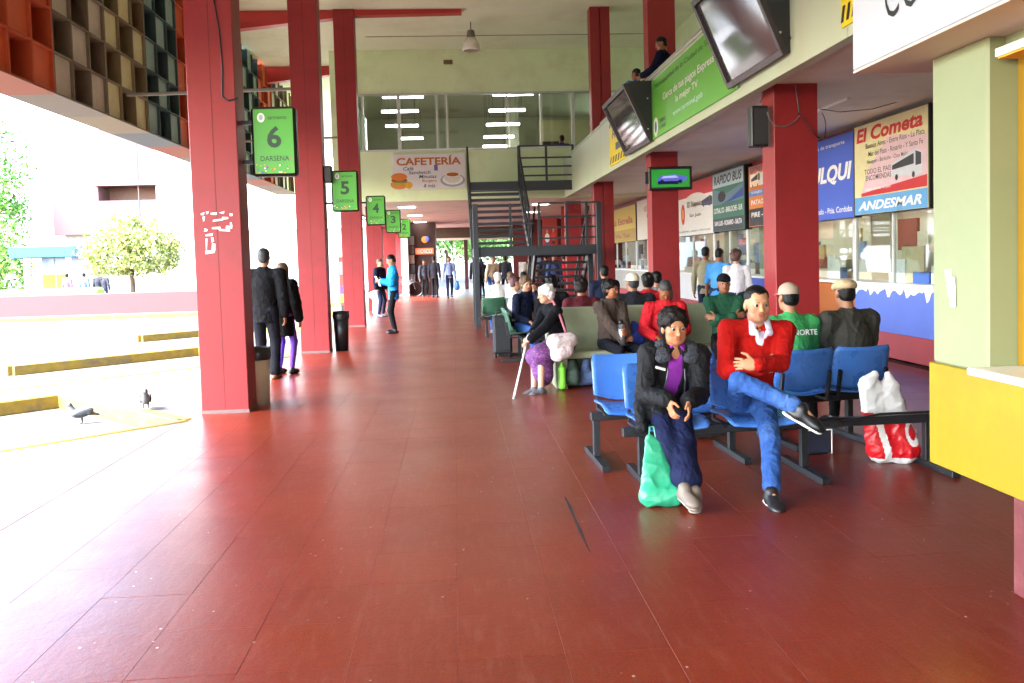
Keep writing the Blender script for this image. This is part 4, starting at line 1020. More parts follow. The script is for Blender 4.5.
bench('green plastic bench behind the concrete bench', (2.2, 12.6, 0), 180, [-.78, -.26, .26, .78], [-.6, .6], -1.1, 1.1, GREEN, 'green beam benches')
# concrete double bench
CB = mat('mossy_concrete', '#858a70', .85, .16, 2.5, .25, 40, dirt='#6b6e58', dscale=3, damt=.6)
cb = thing('concrete_bench', 'long grey-green concrete double bench between the blue seats and the stairs', 'bench', (2.2, 10.3, 0))
MB().box(1.08, 3.4, 9.78, 10.28, .36, .44, .015).build('seat', CB, cb); MB().box(1.08, 3.4, 10.42, 10.92, .36, .44, .015).build('seat', CB, cb)
MB().box(1.08, 3.4, 10.281, 10.419, .0, .93, .012).build('backrest', CB, cb)
for x in (1.14, 2.18, 3.2):
    MB().box(x, x+.14, 9.86, 10.28, 0, .359, .008).build('support', CB, cb); MB().box(x, x+.14, 10.42, 10.86, 0, .359, .008).build('support', CB, cb)
# ---- number signs of the bus bays
SGN = mat('sign_green', '#4aa432', .35, .04, 4); SDK = mat('sign_print_dark', '#20402a', .5, 0)
CONF = [mat('confetti%d' % i, c, .5, 0) for i, c in enumerate(['#c8287a', '#e0b020', '#d04020', '#f0f0e8', '#3a5ab0'])]
for k, n in enumerate('65432'):
    y = Y0+PIT*k+.16; x0 = -2.12; xw = .47; z0, z1 = (2.50, 3.24) if k == 0 else (2.45, 3.17)
    t = thing('bay_sign', 'hanging green DARSENA sign numbered '+['six on the nearest left column', 'five on the second left column', 'four on the third left column', 'three on the fourth left column', 'two, the farthest and smallest'][k], 'sign', (x0, y, z0), 'green bay number signs')
    MB().box(x0, x0+xw, y, y+.14, z0, z1, .03).build('case', BLACK, t)
    MB().box(x0+.028, x0+xw-.028, y-.006, y-.001, z0+.028, z1-.03).build('face', SGN, t)
    [MB().box(x0-.11, x0+.02, y+.05, y+.09, z_-.02, z_+.02).build('bracket', STEEL, t) for z_ in (z1-.16, z0+.16)]
    text(n, (x0+.165, y-.006, z0+.30), (1, 0, 0), (0, 0, 1), .15, .23, SDK, t, .002, .03, name='numeral')
    text('DARSENA', (x0+.09, y-.006, z0+.16), (1, 0, 0), (0, 0, 1), .30, .055, SDK, t, .002, .005)
    text('sarmiento', (x0+.18, y-.006, z0+.60), (1, 0, 0), (0, 0, 1), .20, .04, SDK, t, .002, .005)
    mb = MB(); disc(mb, (x0+.11, y-.006, z0+.62), (1, 0, 0), (0, 0, 1), .04, .05, 18, .002); mb.build('emblem', WHITE, t)
    mb = MB(); disc(mb, (x0+.11, y-.006, z0+.62), (1, 0, 0), (0, 0, 1), .022, .03, 18, .004); mb.build('emblem', mat('emblem_blue', '#9db8c8', .5), t)
    for i in range(5):
        mb = MB(); rs = random.Random(k*9+i)
        for j in range(6):
            u = x0+.035+rs.random()*.40; v = z0+.035+rs.random()*(.09 if .05 < u-x0 < .38 else .16); a = rs.random()*3; r_ = rs.uniform(.006, .013)
            quad(mb, [(u+r_*math.cos(a+b), y-.008-.0004*i, v+r_*math.sin(a+b)) for b in (0, 1.6, 3.1, 4.7)])
        mb.build('confetti', CONF[i], t)['kind'] = 'stuff'
# black loudspeaker boxes behind signs 5
o = MB().box(-2.22, -2.08, Y0+PIT+.02, Y0+PIT+.2, 2.95, 3.25, .02).build('loudspeaker', BLACK); tag(o, 'small black loudspeaker above the number 5 sign', 'loudspeaker')
# ---- cafeteria sign
t = thing('cafeteria_sign', 'white CAFETERIA sign with a burger and a coffee cup under the windows', 'sign', (-.7, 24.7, 3.5))
a = PY(393, 190, 24.74); b = PY(465, 153, 24.74); x0, x1, z0, z1 = a[0], b[0], a[2], b[2]; W_, H_ = x1-x0, z1-z0
def CP(u, v): return (x0+u*W_, 24.73, z0+v*H_)
MB().box(x0, x1, 24.73, 24.79, z0, z1, .005).build('board', mat('sign_white', '#d9d9de', .5, .04, 3), t)
ORL = mat('letter_orange', '#b8641e', .5); NVY = mat('letter_navy', '#2c3a5c', .5)
text('CAFETERÍA', CP(.06, .68), (1, 0, 0), (0, 0, 1), W_*.88, H_*.27, ORL, t, .004, .03)
for s_, u, v, w_, c in (('Café', .15, .54, .14, NVY), ('Sandwich', .22, .43, .30, NVY), ('Minutas', .36, .31, .24, NVY), ('Burgers', .40, .18, .20, ORL), ('& más', .42, .05, .16, NVY)):
    text(s_, CP(u, v), (1, 0, 0), (0, 0, 1), W_*w_, H_*.10, c, t, .004, .01, .2)
for (u, v, rx, rz, c, d) in ((.82, .24, .17, .19, '#8fa2b8', .003), (.82, .26, .14, .15, '#e6e6e6', .005), (.82, .30, .11, .14, '#d2d2d0', .007), (.82, .40, .105, .075, '#e8e4da', .009), (.82, .40, .085, .055, '#a85a1c', .011),
                             (.09, .15, .12, .14, '#c88a3a', .003), (.09, .27, .11, .06, '#7a4a22', .005), (.09, .36, .11, .11, '#d8782a', .007), (.22, .12, .05, .10, '#d8a030', .009), (.11, .22, .1, .03, '#6a8a30', .011)):
    mb = MB(); disc(mb, CP(u, v), (1, 0, 0), (0, 0, 1), rx*W_, rz*H_, 20, d); mb.build('print', mat('print'+c, c, .5, .1, 20), t)
MB().box(*[CP(.57, 0)[0], CP(.62, 0)[0]], 24.72, 24.7295, CP(0, .52)[2], CP(0, .68)[2]).build('print', mat('print_violet', '#6a5fa8', .5), t)
# ---- ceiling lamp
p = PY(471, 38, 22.0)
t = thing('pendant_lamp', 'industrial bell lamp hanging from the high ceiling', 'lamp', tuple(p))
MB().cyl((p[0], p[1], p[2]+.1), (p[0], p[1], 7.6), .012, 8).build('rod', STEEL, t)
MB().lathe([(.06, .2), (.09, .18), (.11, .05), (.10, .0)][::-1], (p[0], p[1], p[2]), 18).build('socket', mat('lamp_socket', '#6e6a60', .4, metal=.5), t, True)
MB().lathe([(.19, -.32), (.235, -.30), (.21, -.15), (.12, .0)], (p[0], p[1], p[2]), 22).build('shade', mat('lamp_shade', '#d9d6cf', .25, .1, 12), t, True)
# ---- big green board, hooded screens and hazard signs on the parapet
XP = 3.25
GBD = mat('board_green', '#62b43c', .4, .04, 3)
c0 = PX(653, 143, XP-.02); c1 = PX(738, 92, XP-.02); z0 = c0[2]; yA = c0[1]; yB = c1[1]; z1 = 4.30; z0 = 3.38
t = thing('green_board', 'long green notice board with white lettering on the balcony parapet', 'sign', (XP, (yA+yB)/2, z0))
MB().box(XP-.03, XP-.001, yB, yA, z0, z1, .004).build('board', GBD, t)
MB().box(XP-.034, XP-.0, yB-.01, yB, z0, z1).box(XP-.034, XP-.0, yA, yA+.01, z0, z1).build('frame', ALU, t)
def PB_(u, v): return (XP-.031, yA-u*(yA-yB), z0+v*(z1-z0))
LB_ = yA-yB; HB_ = z1-z0
text('Municipalidad de la Ciudad de Santiago', PB_(.06, .80), (0, -1, 0), (0, 0, 1), LB_*.82, HB_*.10, SDK, t, .002, .0)
text('Cerca de tus pagos Express', PB_(.18, .50), (0, -1, 0), (0, 0, 1), LB_*.62, HB_*.15, WHITE, t, .002, .015)
text('la mejor TV', PB_(.36, .33), (0, -1, 0), (0, 0, 1), LB_*.27, HB_*.13, WHITE, t, .002, .015)
text('www.terminal.gob', PB_(.32, .15), (0, -1, 0), (0, 0, 1), LB_*.36, HB_*.11, mat('letter_aqua', '#bfe6e0', .5), t, .002, .012)
mb = MB(); disc(mb, PB_(.065, .18), (0, -1, 0), (0, 0, 1), .14, .15, 20, .002); mb.build('emblem', WHITE, t)
mb = MB(); disc(mb, PB_(.065, .18), (0, -1, 0), (0, 0, 1), .07, .09, 20, .004); mb.build('emblem', mat('emblem_blue2', '#3a6aa0', .5), t)
text('TERMINAL', PB_(.12, .20), (0, -1, 0), (0, 0, 1), LB_*.10, HB_*.07, SDK, t, .002, .01); text('DE OMNIBUS', PB_(.12, .10), (0, -1, 0), (0, 0, 1), LB_*.10, HB_*.06, SDK, t, .002, .01)
def hooded(yc, w_, zt, zb, label, dep):
    t = thing('hooded_screen', label, 'screen', (XP, yc, zb), 'hooded screens on the parapet'); y0, y1 = yc-w_/2, yc+w_/2
    A = (XP-dep, zt); Bq = (XP-.06, zb); Cq = (XP-.002, zb); Dq = (XP-.002, zt+.06); E_ = (XP-dep+.12, zt+.06)
    for ya, yb in ((y0, y0+.03), (y1-.03, y1)):
        MB().prism3([(x, ya, z) for x, z in (A, Bq, Cq, Dq, E_)], (0, yb-ya, 0)).build('side', BLACK, t)
    MB().box(XP-dep+.12, XP-.003, y0+.031, y1-.031, zt+.03, zt+.058).build('hood_top', BLACK, t)
    a = np.array([A[0], 0, A[1]]); b = np.array([Bq[0], 0, Bq[1]]); d = nrm(b-a); nn = np.array([-d[2], 0, d[0]]); nn = nn if nn[0] < 0 else -nn
    L_ = np.linalg.norm(b-a)
    def bx(u0, u1, v0, v1, d0, d1, nm_, m_):
        c = a+d*(u0+u1)/2+nn*(d0+d1)/2; c[1] = (v0+v1)/2
        MB().obox(c, [d, (0, 1, 0), nn], ((u1-u0)/2, (v1-v0)/2, (d1-d0)/2), .004).build(nm_, m_, t)
    FRM = mat('screen_frame_brown', '#2c2024', .4)
    bx(-.02, .05, y0-.01, y1+.01, -.03, .03, 'frame', FRM); bx(L_-.05, L_+.02, y0-.01, y1+.01, -.03, .03, 'frame', FRM)
    bx(.05, L_-.05, y0-.01, y0+.05, -.03, .03, 'frame', FRM); bx(.05, L_-.05, y1-.05, y1+.01, -.03, .03, 'frame', FRM)
    bx(.05, L_-.05, y0+.05, y1-.05, -.02, -.005, 'screen', mat('screen_grey', '#4a4746', .04, .05, 2))
    for z in (.2, .75):
        c = (XP-.10, y0-.004, zb+(zt-zb)*z); MB().cyl(c, (c[0], c[1]-.008, c[2]), .012, 8).build('bolt', ALU, t)
    return t
q0 = PX(735, 88, XP-.06); q1 = PX(785, 60, XP-.02)
hooded((q0[1]+q1[1])/2+.05, 1.62, 4.38, 3.43, 'large black hooded screen tilted down over the green board', .46)
q0 = PX(630, 155, XP-.06); q1 = PX(650, 144, XP-.02)
hooded((q0[1]+q1[1])/2+.05, 1.95, 4.26, 3.38, 'smaller far black hooded screen beside the yellow hazard sign', .46)
HZ = mat('hazard_yellow', '#e6d21a', .5, .05)
for (pa, pb, lab, s_) in (((610, 166), (626, 156), 'yellow sign with black stripes beside the far hooded screen', 'REV'), ((841, 24), (875, 6), 'yellow and black striped sign half hidden by the white signboard', 'REV')):
    a = PX(*pa, XP-.02); b = PX(*pb, XP-.02); y1, y0 = a[1], b[1]; zb = 3.36
    t = thing('hazard_sign', lab, 'sign', (XP, y0, zb), 'yellow hazard signs')
    MB().box(XP-.02, XP-.001, y0, y1, zb, zb+.92).build('board', HZ, t)
    for v in (.04, .78):
        mb = MB(); n = 6; w_ = (y1-y0)/n
        for i in range(n):
            ya = y1-i*w_; quad(mb, [(XP-.022, ya, zb+v), (XP-.022, ya-w_*.5, zb+v), (XP-.022, ya-w_*.9, zb+v+.13), (XP-.022, ya-w_*.4, zb+v+.13)])
        mb.build('stripe', BLACK, t)
    text(s_, (XP-.021, y1-.2*(y1-y0), zb+.52), (0, -1, 0), (0, 0, 1), .6*(y1-y0), .18, BLACK, t, .002, .02)
    MB().box(XP-.023, XP-.0205, y0+.25*(y1-y0), y0+.6*(y1-y0), zb+.26, zb+.4).build('stripe', BLACK, t)
# ---- small screen on the second column
def flat_tv(x0, x1, y, z0, z1):
    t = thing('television', 'flat television showing a blue bus on green on the second right column', 'television', ((x0+x1)/2, y, z0))
    MB().box(x0, x1, y, y+.07, z0, z1, .012).build('case', BLACK, t)
    MB().box(x0+.05, x1-.05, y-.006, y-.001, z0+.05, z1-.05).build('screen', mat('tv_green', '#2f8f3a', .2, .1, 3, emit='#2f9f3a', es=.02), t)
    w_, h_ = x1-x0, z1-z0; BL = mat('tv_blue', '#5a62c8', .2, .2, 20, emit='#5a68d0', es=.022); DK = mat('tv_dark', '#1c2050', .2, emit='#1c2050', es=.012)
    def q(u, v): return (x0+u*w_, y-.008, z0+v*h_)
    mb = MB(); quad(mb, [q(.2, .35), q(.85, .38), q(.88, .55), q(.62, .66), q(.3, .62), q(.2, .5)]); mb.build('picture', BL, t)
    mb = MB(); quad(mb, [(*q(.28, .5)[:1], y-.0095, q(0, .5)[2]), (q(.68, 0)[0], y-.0095, q(0, .52)[2]), (q(.62, 0)[0], y-.0095, q(0, .62)[2]), (q(.34, 0)[0], y-.0095, q(0, .59)[2])]); mb.build('picture', mat('tv_pale', '#aab4e8', .2, emit='#aab4e8', es=.022), t)
    mb = MB(); quad(mb, [(q(.2, 0)[0], y-.0095, q(0, .24)[2]), (q(.68, 0)[0], y-.0095, q(0, .24)[2]), (q(.68, 0)[0], y-.0095, q(0, .38)[2]), (q(.2, 0)[0], y-.0095, q(0, .38)[2])]); mb.build('picture', DK, t)
    for u in (.3, .72):
        mb = MB(); disc(mb, q(u, .36), (1, 0, 0), (0, 0, 1), .035, .035, 14, .003); mb.build('picture', DK, t)
    MB().box(x0-.05, x0-.001, y+.02, y+.06, z0+.12, z1-.08).build('mount', BLACK, t)
    MB().box(x0+.1, x0+.2, y+.071, y+.14, z0+.1, z1-.1).build('mount', BLACK, t)
a = PY(649, 190.5, 14.8); b = PY(692, 166, 14.8); flat_tv(a[0], b[0], 14.80, a[2], b[2])
# ---- black box with cables on the near right column
t = thing('speaker_box', 'black box with loose wires on the near right column', 'box', (3.3, 9.3, 2.9))
a = PY(750.5, 147, 9.2); b = PY(768, 106, 9.2)
MB().box(a[0], 3.468, 9.16, 9.30, a[2], b[2], .012).build('case', BLACK, t)
MB().box(a[0]+.03, 3.46, 9.15, 9.159, a[2]+.03, b[2]-.03).build('back_plate', mat('box_grey', '#2e2f33', .5), t)
def wire(pts, lab, m=BLACK, r=.006, sag=.0):
    P = [PY(x, y, Y_) for x, y, Y_ in pts]; Q = bez(P, 4*len(P)) if len(P) < 5 else P
    o = MB().tube(Q, r, 5).build('cable', m); tag(o, lab, 'cable', 'loose cables')
wire([(767, 112, 9.1), (772, 135, 9.1), (792, 128, 9.1), (800, 115, 9.1)], 'grey looped cable hanging across the near right column', mat('cable_grey', '#6b6460', .6))
wire([(793, 70, 9.1), (797, 95, 9.1), (799, 112, 9.1)], 'thin black cable running down the near right column')
wire([(798, 113, 9.1), (806, 118, 9.1), (812, 136, 9.1), (820, 138, 9.1)], 'dark cable drooping to the right edge of the near column')
wire([(820, 109, 9.3), (840, 112, 9.9), (872, 109, 10.4), (905, 100, 10.4), (930, 97, 10.2)], 'thin wire strung from the near column to the comet sign')
wire([(763, 75, 9.1), (764, 92, 9.1), (760, 103, 9.15)], 'short wire from the parapet to the black box')
wire([(790, 36, 7.9), (793, 55, 8.6), (795, 70, 9.1)], 'black wire coming down the parapet above the near column')
wire([(822, 113, 9.5), (828, 122, 9.8), (826, 135, 9.9), (823, 140, 9.9)], 'looped wire behind the near right column')
tag(MB().box(4.75, 4.79, 10.0, 12.2, 3.335, 3.359).build('lamp_rail', WHITE), 'thin white tube fixed under the balcony soffit', 'lamp')
# ---- signs over the ticket offices
def signbox(ya, yb, z0, z1, label, body, x=5.86, d=.12, group='signs over the ticket offices'):
    t = thing('shop_sign', label, 'sign', (x, (ya+yb)/2, z0), group)
    MB().box(x, x+d, ya, yb, z0, z1, .006).build('case', BLACK, t)
    MB().box(x-.004, x-.0005, ya+.012, yb-.012, z0+.012, z1-.012).build('face', body, t)
    def P(u, v): return (x-.005, yb-u*(yb-ya), z0+v*(z1-z0))
    def tx(s, u, v, w_, h_, m, bold=.01, shear=0.0, dp=.002): text(s, P(u, v), (0, -1, 0), (0, 0, 1), w_*(yb-ya), h_*(z1-z0), m, t, dp, bold, shear)
    def band(u0, u1, v0, v1, m, dp=.001): 
        q = [np.array(P(a, b))+(-dp, 0, 0) for a, b in ((u0, v0), (u1, v0), (u1, v1), (u0, v1))]; mb = MB(); quad(mb, q); mb.build('print', m, t)
    def blob(u, v, ru, rv, m, dp=.002, a0=0, a1=2*math.pi):
        mb = MB(); disc(mb, P(u, v), (0, -1, 0), (0, 0, 1), ru*(yb-ya), rv*(z1-z0), 22, dp, a0, a1); mb.build('print', m, t)
    def poly(pts, m, dp=.003):
        mb = MB(); quad(mb, [np.array(P(a, b))+(-dp, 0, 0) for a, b in pts]); mb.build('print', m, t)
    return t, P, tx, band, blob, poly
def pm(c): return mat('print'+c, c, .45, .08, 10)
PW = pm('#e6e6e6'); PR = pm('#c02028'); PK = pm('#26282e')
def bus_print(poly, blob, u, v, s, body, dp=.004):
    poly([(u, v+.05*s), (u+.62*s, v), (u+.75*s, v+.02*s), (u+.75*s, v+.42*s), (u+.6*s, v+.5*s), (u, v+.3*s)], body, dp)
    poly([(u+.03*s, v+.18*s), (u+.56*s, v+.22*s), (u+.56*s, v+.42*s), (u+.03*s, v+.27*s)], PK, dp+.001)
    poly([(u+.6*s, v+.18*s), (u+.73*s, v+.19*s), (u+.73*s, v+.40*s), (u+.6*s, v+.46*s)], PK, dp+.001)
    for q in (.14, .55): blob(u+q*s, v+.02*s, .035*s, .06*s, PK, dp+.0015)
ya, yb = 10.17, 12.12
t, P, tx, band, blob, poly = signbox(ya, yb, 2.02, 3.31, 'cream El Cometa sign with a bus above a pale blue ANDESMAR strip', pm('#d9d2a0'))
poly([(.10, .22), (.985, .25), (.985, .72), (.5, .80), (.22, .5)], pm('#d8b8c0'), .0012)
band(.01, .99, .012, .20, pm('#5a9bd0'), .0016)
poly([(.11, .205), (.985, .215), (.985, .33), (.11, .24)], PR, .0016)
tx('ANDESMAR', .06, .05, .86, .10, PW, .03, .3)
tx('El Cometa', .04, .80, .90, .155, PR, .035, .15)
for s_, u, v, w_ in (('Buenos Aires - Entre Rios - La Plata', .18, .72, .78), ('Mar del Plata - Rosario - Y Santa Fe', .22, .63, .72), ('Neuquen - Bariloche - Chos Malal', .2, .54, .55), ('TODO EL PAIS', .16, .44, .38), ('ENCOMIENDAS', .18, .37, .36)):
    tx(s_, u, v, w_, .055, PK, .004)
tx('Viajes a todo el pais', .17, .255, .36, .035, PW, .004)
bus_print(poly, blob, .54, .34, .52, pm('#c8ccd4'))
t, P, tx, band, blob, poly = signbox(12.14, 14.95, 2.0, 3.28, 'blue ULQUI sign partly hidden by the near column', pm('#3f5cc0'))
tx('TULQUI', .39, .42, .59, .24, PW, .04, .2); tx('Puerto Deseado - Pcia. Cordoba', .30, .08, .68, .07, PW, .01); tx('Empresa de transporte', .4, .86, .5, .06, PW, .004)
t, P, tx, band, blob, poly = signbox(15.1, 16.6, 2.02, 3.22, 'orange sign with a white bus drawing just left of the near column', pm('#d87a2a'))
band(.02, .98, .02, .30, PK); band(.02, .98, .50, .60, pm('#5a86c8')); band(.06, .94, .66, .86, PW); tx('EXPRESO SUR', .08, .89, .84, .08, pm('#2a4a9a'), .02); tx('VIAJES', .1, .53, .4, .05, PW, .01)
tx('PATAGONIA', .1, .36, .8, .08, PW, .02); tx('PIRE - HUE', .1, .16, .8, .08, PW, .02); bus_print(poly, blob, .1, .66, .45, pm('#f0d8c0'))
t, P, tx, band, blob, poly = signbox(16.75, 18.85, 2.0, 3.30, 'dark green and pale blue Rapido Bus sign', pm('#2f6a5a'), x=5.82, d=.16)
band(.02, .98, .74, .98, pm('#a8c0cc')); band(.02, .98, .02, .22, pm('#2a3440')); tx('RAPIDO BUS', .06, .79, .88, .15, PK, .03, .2)
poly([(.02, .45), (.98, .48), (.98, .73), (.5, .62), (.02, .73)], pm('#5a7a88'), .0015); poly([(.3, .45), (.98, .52), (.98, .66), (.6, .52)], pm('#2c4a9a'), .002); blob(.32, .58, .13, .09, PK, .003)
tx('CUTRAL CO - BARILOCHE - SUR', .05, .31, .9, .09, PW, .02); tx('SAN LUIS - ROSARIO - SALTA', .07, .10, .86, .08, PW, .02)
t, P, tx, band, blob, poly = signbox(18.9, 22.2, 1.98, 3.30, 'white sign with a red top and a bus drawing behind the television', pm('#d8d8d6'))
band(.01, .99, .72, .99, PR); blob(.55, .58, .32, .2, pm('#d2d2d0'), .002); blob(.22, .42, .055, .2, pm('#d83a20'), .003); blob(.22, .42, .025, .1, pm('#e8a020'), .004)
tx('El Rapido', .34, .5, .4, .14, pm('#c8a030'), .03); tx('San Juan', .4, .33, .3, .08, PK, .01); tx('Encomiendas y pasajes a todo el pais', .08, .06, .84, .05, PK, .005); bus_print(poly, blob, .72, .5, .34, pm('#40406a'))
t, P, tx, band, blob, poly = signbox(22.3, 27.0, 2.0, 3.25, 'white sign with dark lettering left of the second column', pm('#cfcdc8'))
tx('Chevallier', .3, .5, .5, .18, PK, .03, .2); tx('TAC', .55, .2, .3, .1, PR, .02); blob(.5, .75, .3, .12, pm('#b8a0a0'), .002)
t, P, tx, band, blob, poly = signbox(27.2, 31.6, 2.0, 3.2, 'yellow and olive sign at the far end of the ticket offices', pm('#c8b440'))
band(.01, .99, .02, .35, pm('#a88a28')); tx('La Estrella', .1, .5, .8, .2, pm('#a04a20'), .03); tx('Via Tac', .2, .12, .6, .12, pm('#7a3a18'), .02)
# ---- posters seen through the landing railing
t = thing('banner', 'red poster of standing players seen through the landing railing', 'poster', (3, 30, 2), 'red posters behind the stairs')
def poster(xa, xb, yt, yb_, lab, k, Y_=30):
    a = PY(xa, yb_, Y_); b = PY(xb, yt, Y_)
    if k == 0: o = t
    else: o = thing('banner', lab, 'poster', (a[0], Y_, a[2]), 'red posters behind the stairs')
    MB().box(a[0], b[0], Y_, Y_+.05, a[2], b[2]).build('board', mat('poster_red', '#96201c', .5, .2, 2), o)
    return o, a, b
for k, (xa, xb, yt, yb_) in enumerate([(562, 579, 206, 246), (543, 557, 217, 246)]):
    o, a, b = poster(xa, xb, yt, yb_, 'small red poster left of the players poster behind the landing railing', k)
    w_, h_ = b[0]-a[0], b[2]-a[2]
    for j, (u, v, c, c2) in enumerate([(.3, .5, '#d8d4d0', '#3a4a8a'), (.72, .55, '#c02a20', '#20242c')]):
        mb = MB(); disc(mb, (a[0]+u*w_, 29.99, a[2]+v*h_), (1, 0, 0), (0, 0, 1), .07*w_, .07*h_, 14, .004); mb.build('print', pm('#a87858'), o)
        mb = MB(); disc(mb, (a[0]+u*w_, 29.99, a[2]+(v-.22)*h_), (1, 0, 0), (0, 0, 1), .16*w_, .16*h_, 14, .003); mb.build('print', pm(c), o)
        mb = MB(); disc(mb, (a[0]+u*w_, 29.99, a[2]+(v-.4)*h_), (1, 0, 0), (0, 0, 1), .12*w_, .1*h_, 14, .002); mb.build('print', pm(c2), o)
# ---- bins
def bin_(loc, r, h, label, m, bag=None):
    t = thing('litter_bin', label, 'bin', loc, 'litter bins'); x, y, z = loc
    MB().lathe([(0, 0), (r*.82, 0), (r, h), (r*.94, h), (r*.8, h-.1)], loc, 20).build('drum', m, t, True)
    if bag: MB().lathe([(r*1.02, h-.12), (r*1.08, h-.06), (r*1.05, h+.02), (r*.9, h+.015), (r*.7, h-.08)], loc, 20).build('bag', bag, t, True)
bin_((-2.235, 9.66, 0), .13, .62, 'beige litter bin with a black bag behind the nearest column', mat('bin_beige', '#b0a58c', .5, .1, 6), BLACK)
bin_((-2.06, 15.28, 0), .14, .68, 'black litter bin beside the second left column', BLACK, BLACK)
# ---- luggage and bags
def suitcase(loc, label, m):
    t = thing('suitcase', label, 'suitcase', loc); x, y, z = loc
    MB().box(x-.15, x+.15, y-.11, y+.11, .06, .66, .03).build('shell', m, t)
    MB().box(x-.12, x+.12, y-.135, y-.108, .12, .5, .012).build('pocket', m, t)
    for s_ in (-.11, .11):
        for q in (-.08, .08): MB().cyl((x+s_-.015, y+q, .03), (x+s_+.015, y+q, .03), .03, 12).build('wheel', BLACK, t)
    MB().tube([(x-.08, y+.07, .66), (x-.08, y+.07, .74), (x+.08, y+.07, .74), (x+.08, y+.07, .66)], .01, 6).build('handle', LEGM, t)
p = G(503, 357); suitcase((p[0], p[1], 0), 'black wheeled suitcase standing behind the old lady', mat('suitcase_fabric', '#1c1d22', .7, .2, 12, .3, 80))
def soft_bag(label, name, prims, m, cat, wr=.008, wf=24, h=.008, extra=None, group=None, seed=4):
    c = np.mean([np.asarray(p[1]) for p in prims], 0); t = thing(name, label, cat, (c[0], c[1], 0), group)
    V, Q = sdf_mesh(prims, h, wr, wf, seed); mesh_obj('bag_body', V, Q, m, t, True)
    if extra: extra(t)
    return t
TEAL = mat('teal_carrier', '#2b9570', .35, .08, 8, .1, 30)
c = G(662, 512)
soft_bag('mint green carrier bag on the floor by the woman in black', 'carrier_bag', [cap((1.15, 5.09, .06), (1.30, 5.08, .06), .06, None, .03, ((0, 1, 0), .7)), cap((1.16, 5.11, .09), (1.175, 5.2, .40), .07, .03, .05, ((0, 1, 0), .5)), cap((1.28, 5.11, .09), (1.22, 5.2, .36), .065, .025, .05, ((0, 1, 0), .5))], TEAL, 'bag', .010, 26, .007,
         lambda t: MB().tube([(1.175, 5.2, .40), (1.185, 5.22, .47), (1.21, 5.22, .47), (1.22, 5.2, .38)], .005, 5).build('handle', TEAL, t))
WBAG = mat('white_carrier', '#d8d8d8', .35, .05, 8, .1, 30); RBAG = mat('red_print', '#c41420', .35, .05, 8)
def wb_extra(t):
    o = [c for c in t.children if c.name.startswith('bag_body')][0]; o.data.materials.append(RBAG)
    for f in o.data.polygons:
        x, z = f.center[0]+t.location[0], f.center[2]; u = (x-2.90)/.42; v = z/.62
        red = v < .60-.10*u and abs(u-(.20+.30*(.6-v))) > .06 and v > .07
        if ((u-.78)/.13)**2+((v-.36)/.16)**2 < 1: red = ((u-.78)/.07)**2+((v-.36)/.09)**2 < 1
        if u > .72 and .74 < v < .86: red = True
        f.material_index = 1 if red else 0
c = G(898, 458)
soft_bag('white and red plastic carrier bag standing by the bench near the kiosk', 'carrier_bag', [cap((3.03, 5.9, .09), (3.20, 5.86, .09), .085, None, .03, ((0, 1, 0), .9)), cap((3.02, 5.9, .1), (2.96, 5.93, .55), .10, .08, .05, ((0, 1, 0), .7)), cap((3.20, 5.88, .1), (3.10, 5.92, .52), .11, .08, .05, ((0, 1, 0), .7)), cap((2.95, 5.93, .58), (3.0, 5.93, .64), .05, .025, .03), cap((3.12, 5.93, .55), (3.10, 5.93, .64), .05, .025, .03)], WBAG, 'bag', .014, 28, .008, wb_extra)
NAV = mat('navy_bag', '#171c33', .7, .1, 10, .2, 60)
p = G(819, 455)
t = thing('satchel', 'small navy bag with pale piping on the floor under the bench', 'bag', (p[0], p[1], 0))
MB().box(p[0]-.10, p[0]+.10, p[1], p[1]+.09, .0, .2, .02).build('bag_body', NAV, t)
for x in (-.10, .10): MB().tube([(p[0]+x, p[1]-.002, .01), (p[0]+x, p[1]-.002, .19)], .005, 6).build('piping', WHITE, t)
MB().tube([(p[0]-.1, p[1]-.002, .19), (p[0]+.1, p[1]-.002, .19)], .005, 6).build('piping', WHITE, t)
p = G(715, 452)
soft_bag('crumpled dark bag lying under the bench behind the woman in black', 'duffel_bag', [cap((p[0]-.16, p[1]+.5, .09), (p[0]+.2, p[1]+.5, .08), .09, .07, .03), cap((p[0], p[1]+.48, .14), (p[0]+.1, p[1]+.5, .14), .08, .06, .03)], mat('dark_bag', '#26262c', .75, .15, 10, .2, 60), 'bag', .014, 30)
soft_bag('dark green backpack on the floor under the concrete bench', 'backpack', [cap((1.32, 9.9, .14), (1.34, 9.93, .28), .11, .08, .04), cap((1.36, 9.84, .10), (1.36, 9.84, .2), .06, .06, .03)], mat('backpack_green', '#2a3d33', .7, .15, 12), 'backpack', .008, 30)
soft_bag('lime green bottle bag standing beside the backpack', 'bottle', [cap((1.20, 9.78, .05), (1.20, 9.78, .24), .045, .045, .01), cap((1.20, 9.78, .24), (1.20, 9.78, .31), .02, .018, .03)], mat('lime_plastic', '#7ccf3a', .4, .1, 10), 'bottle', .003, 30, .006)
soft_bag('blue crumpled bag on the concrete bench beside the thermos woman', 'shoulder_bag', [cap((2.04, 9.95, .52), (2.14, 9.98, .54), .09, .10, .04), cap((2.12, 9.95, .6), (2.10, 9.98, .72), .08, .05, .04)], mat('royal_blue_bag', '#1f3a9a', .6, .15, 10), 'bag', .012, 30)
soft_bag('blue and white bag by the support of the concrete bench', 'shoulder_bag', [cap((1.46, 9.98, .09), (1.56, 9.98, .11), .08, .09, .04), cap((1.5, 9.98, .2), (1.52, 9.98, .3), .07, .05, .04)], mat('denim_bag', '#4a5f8a', .7, .25, 14), 'bag', .010, 30)
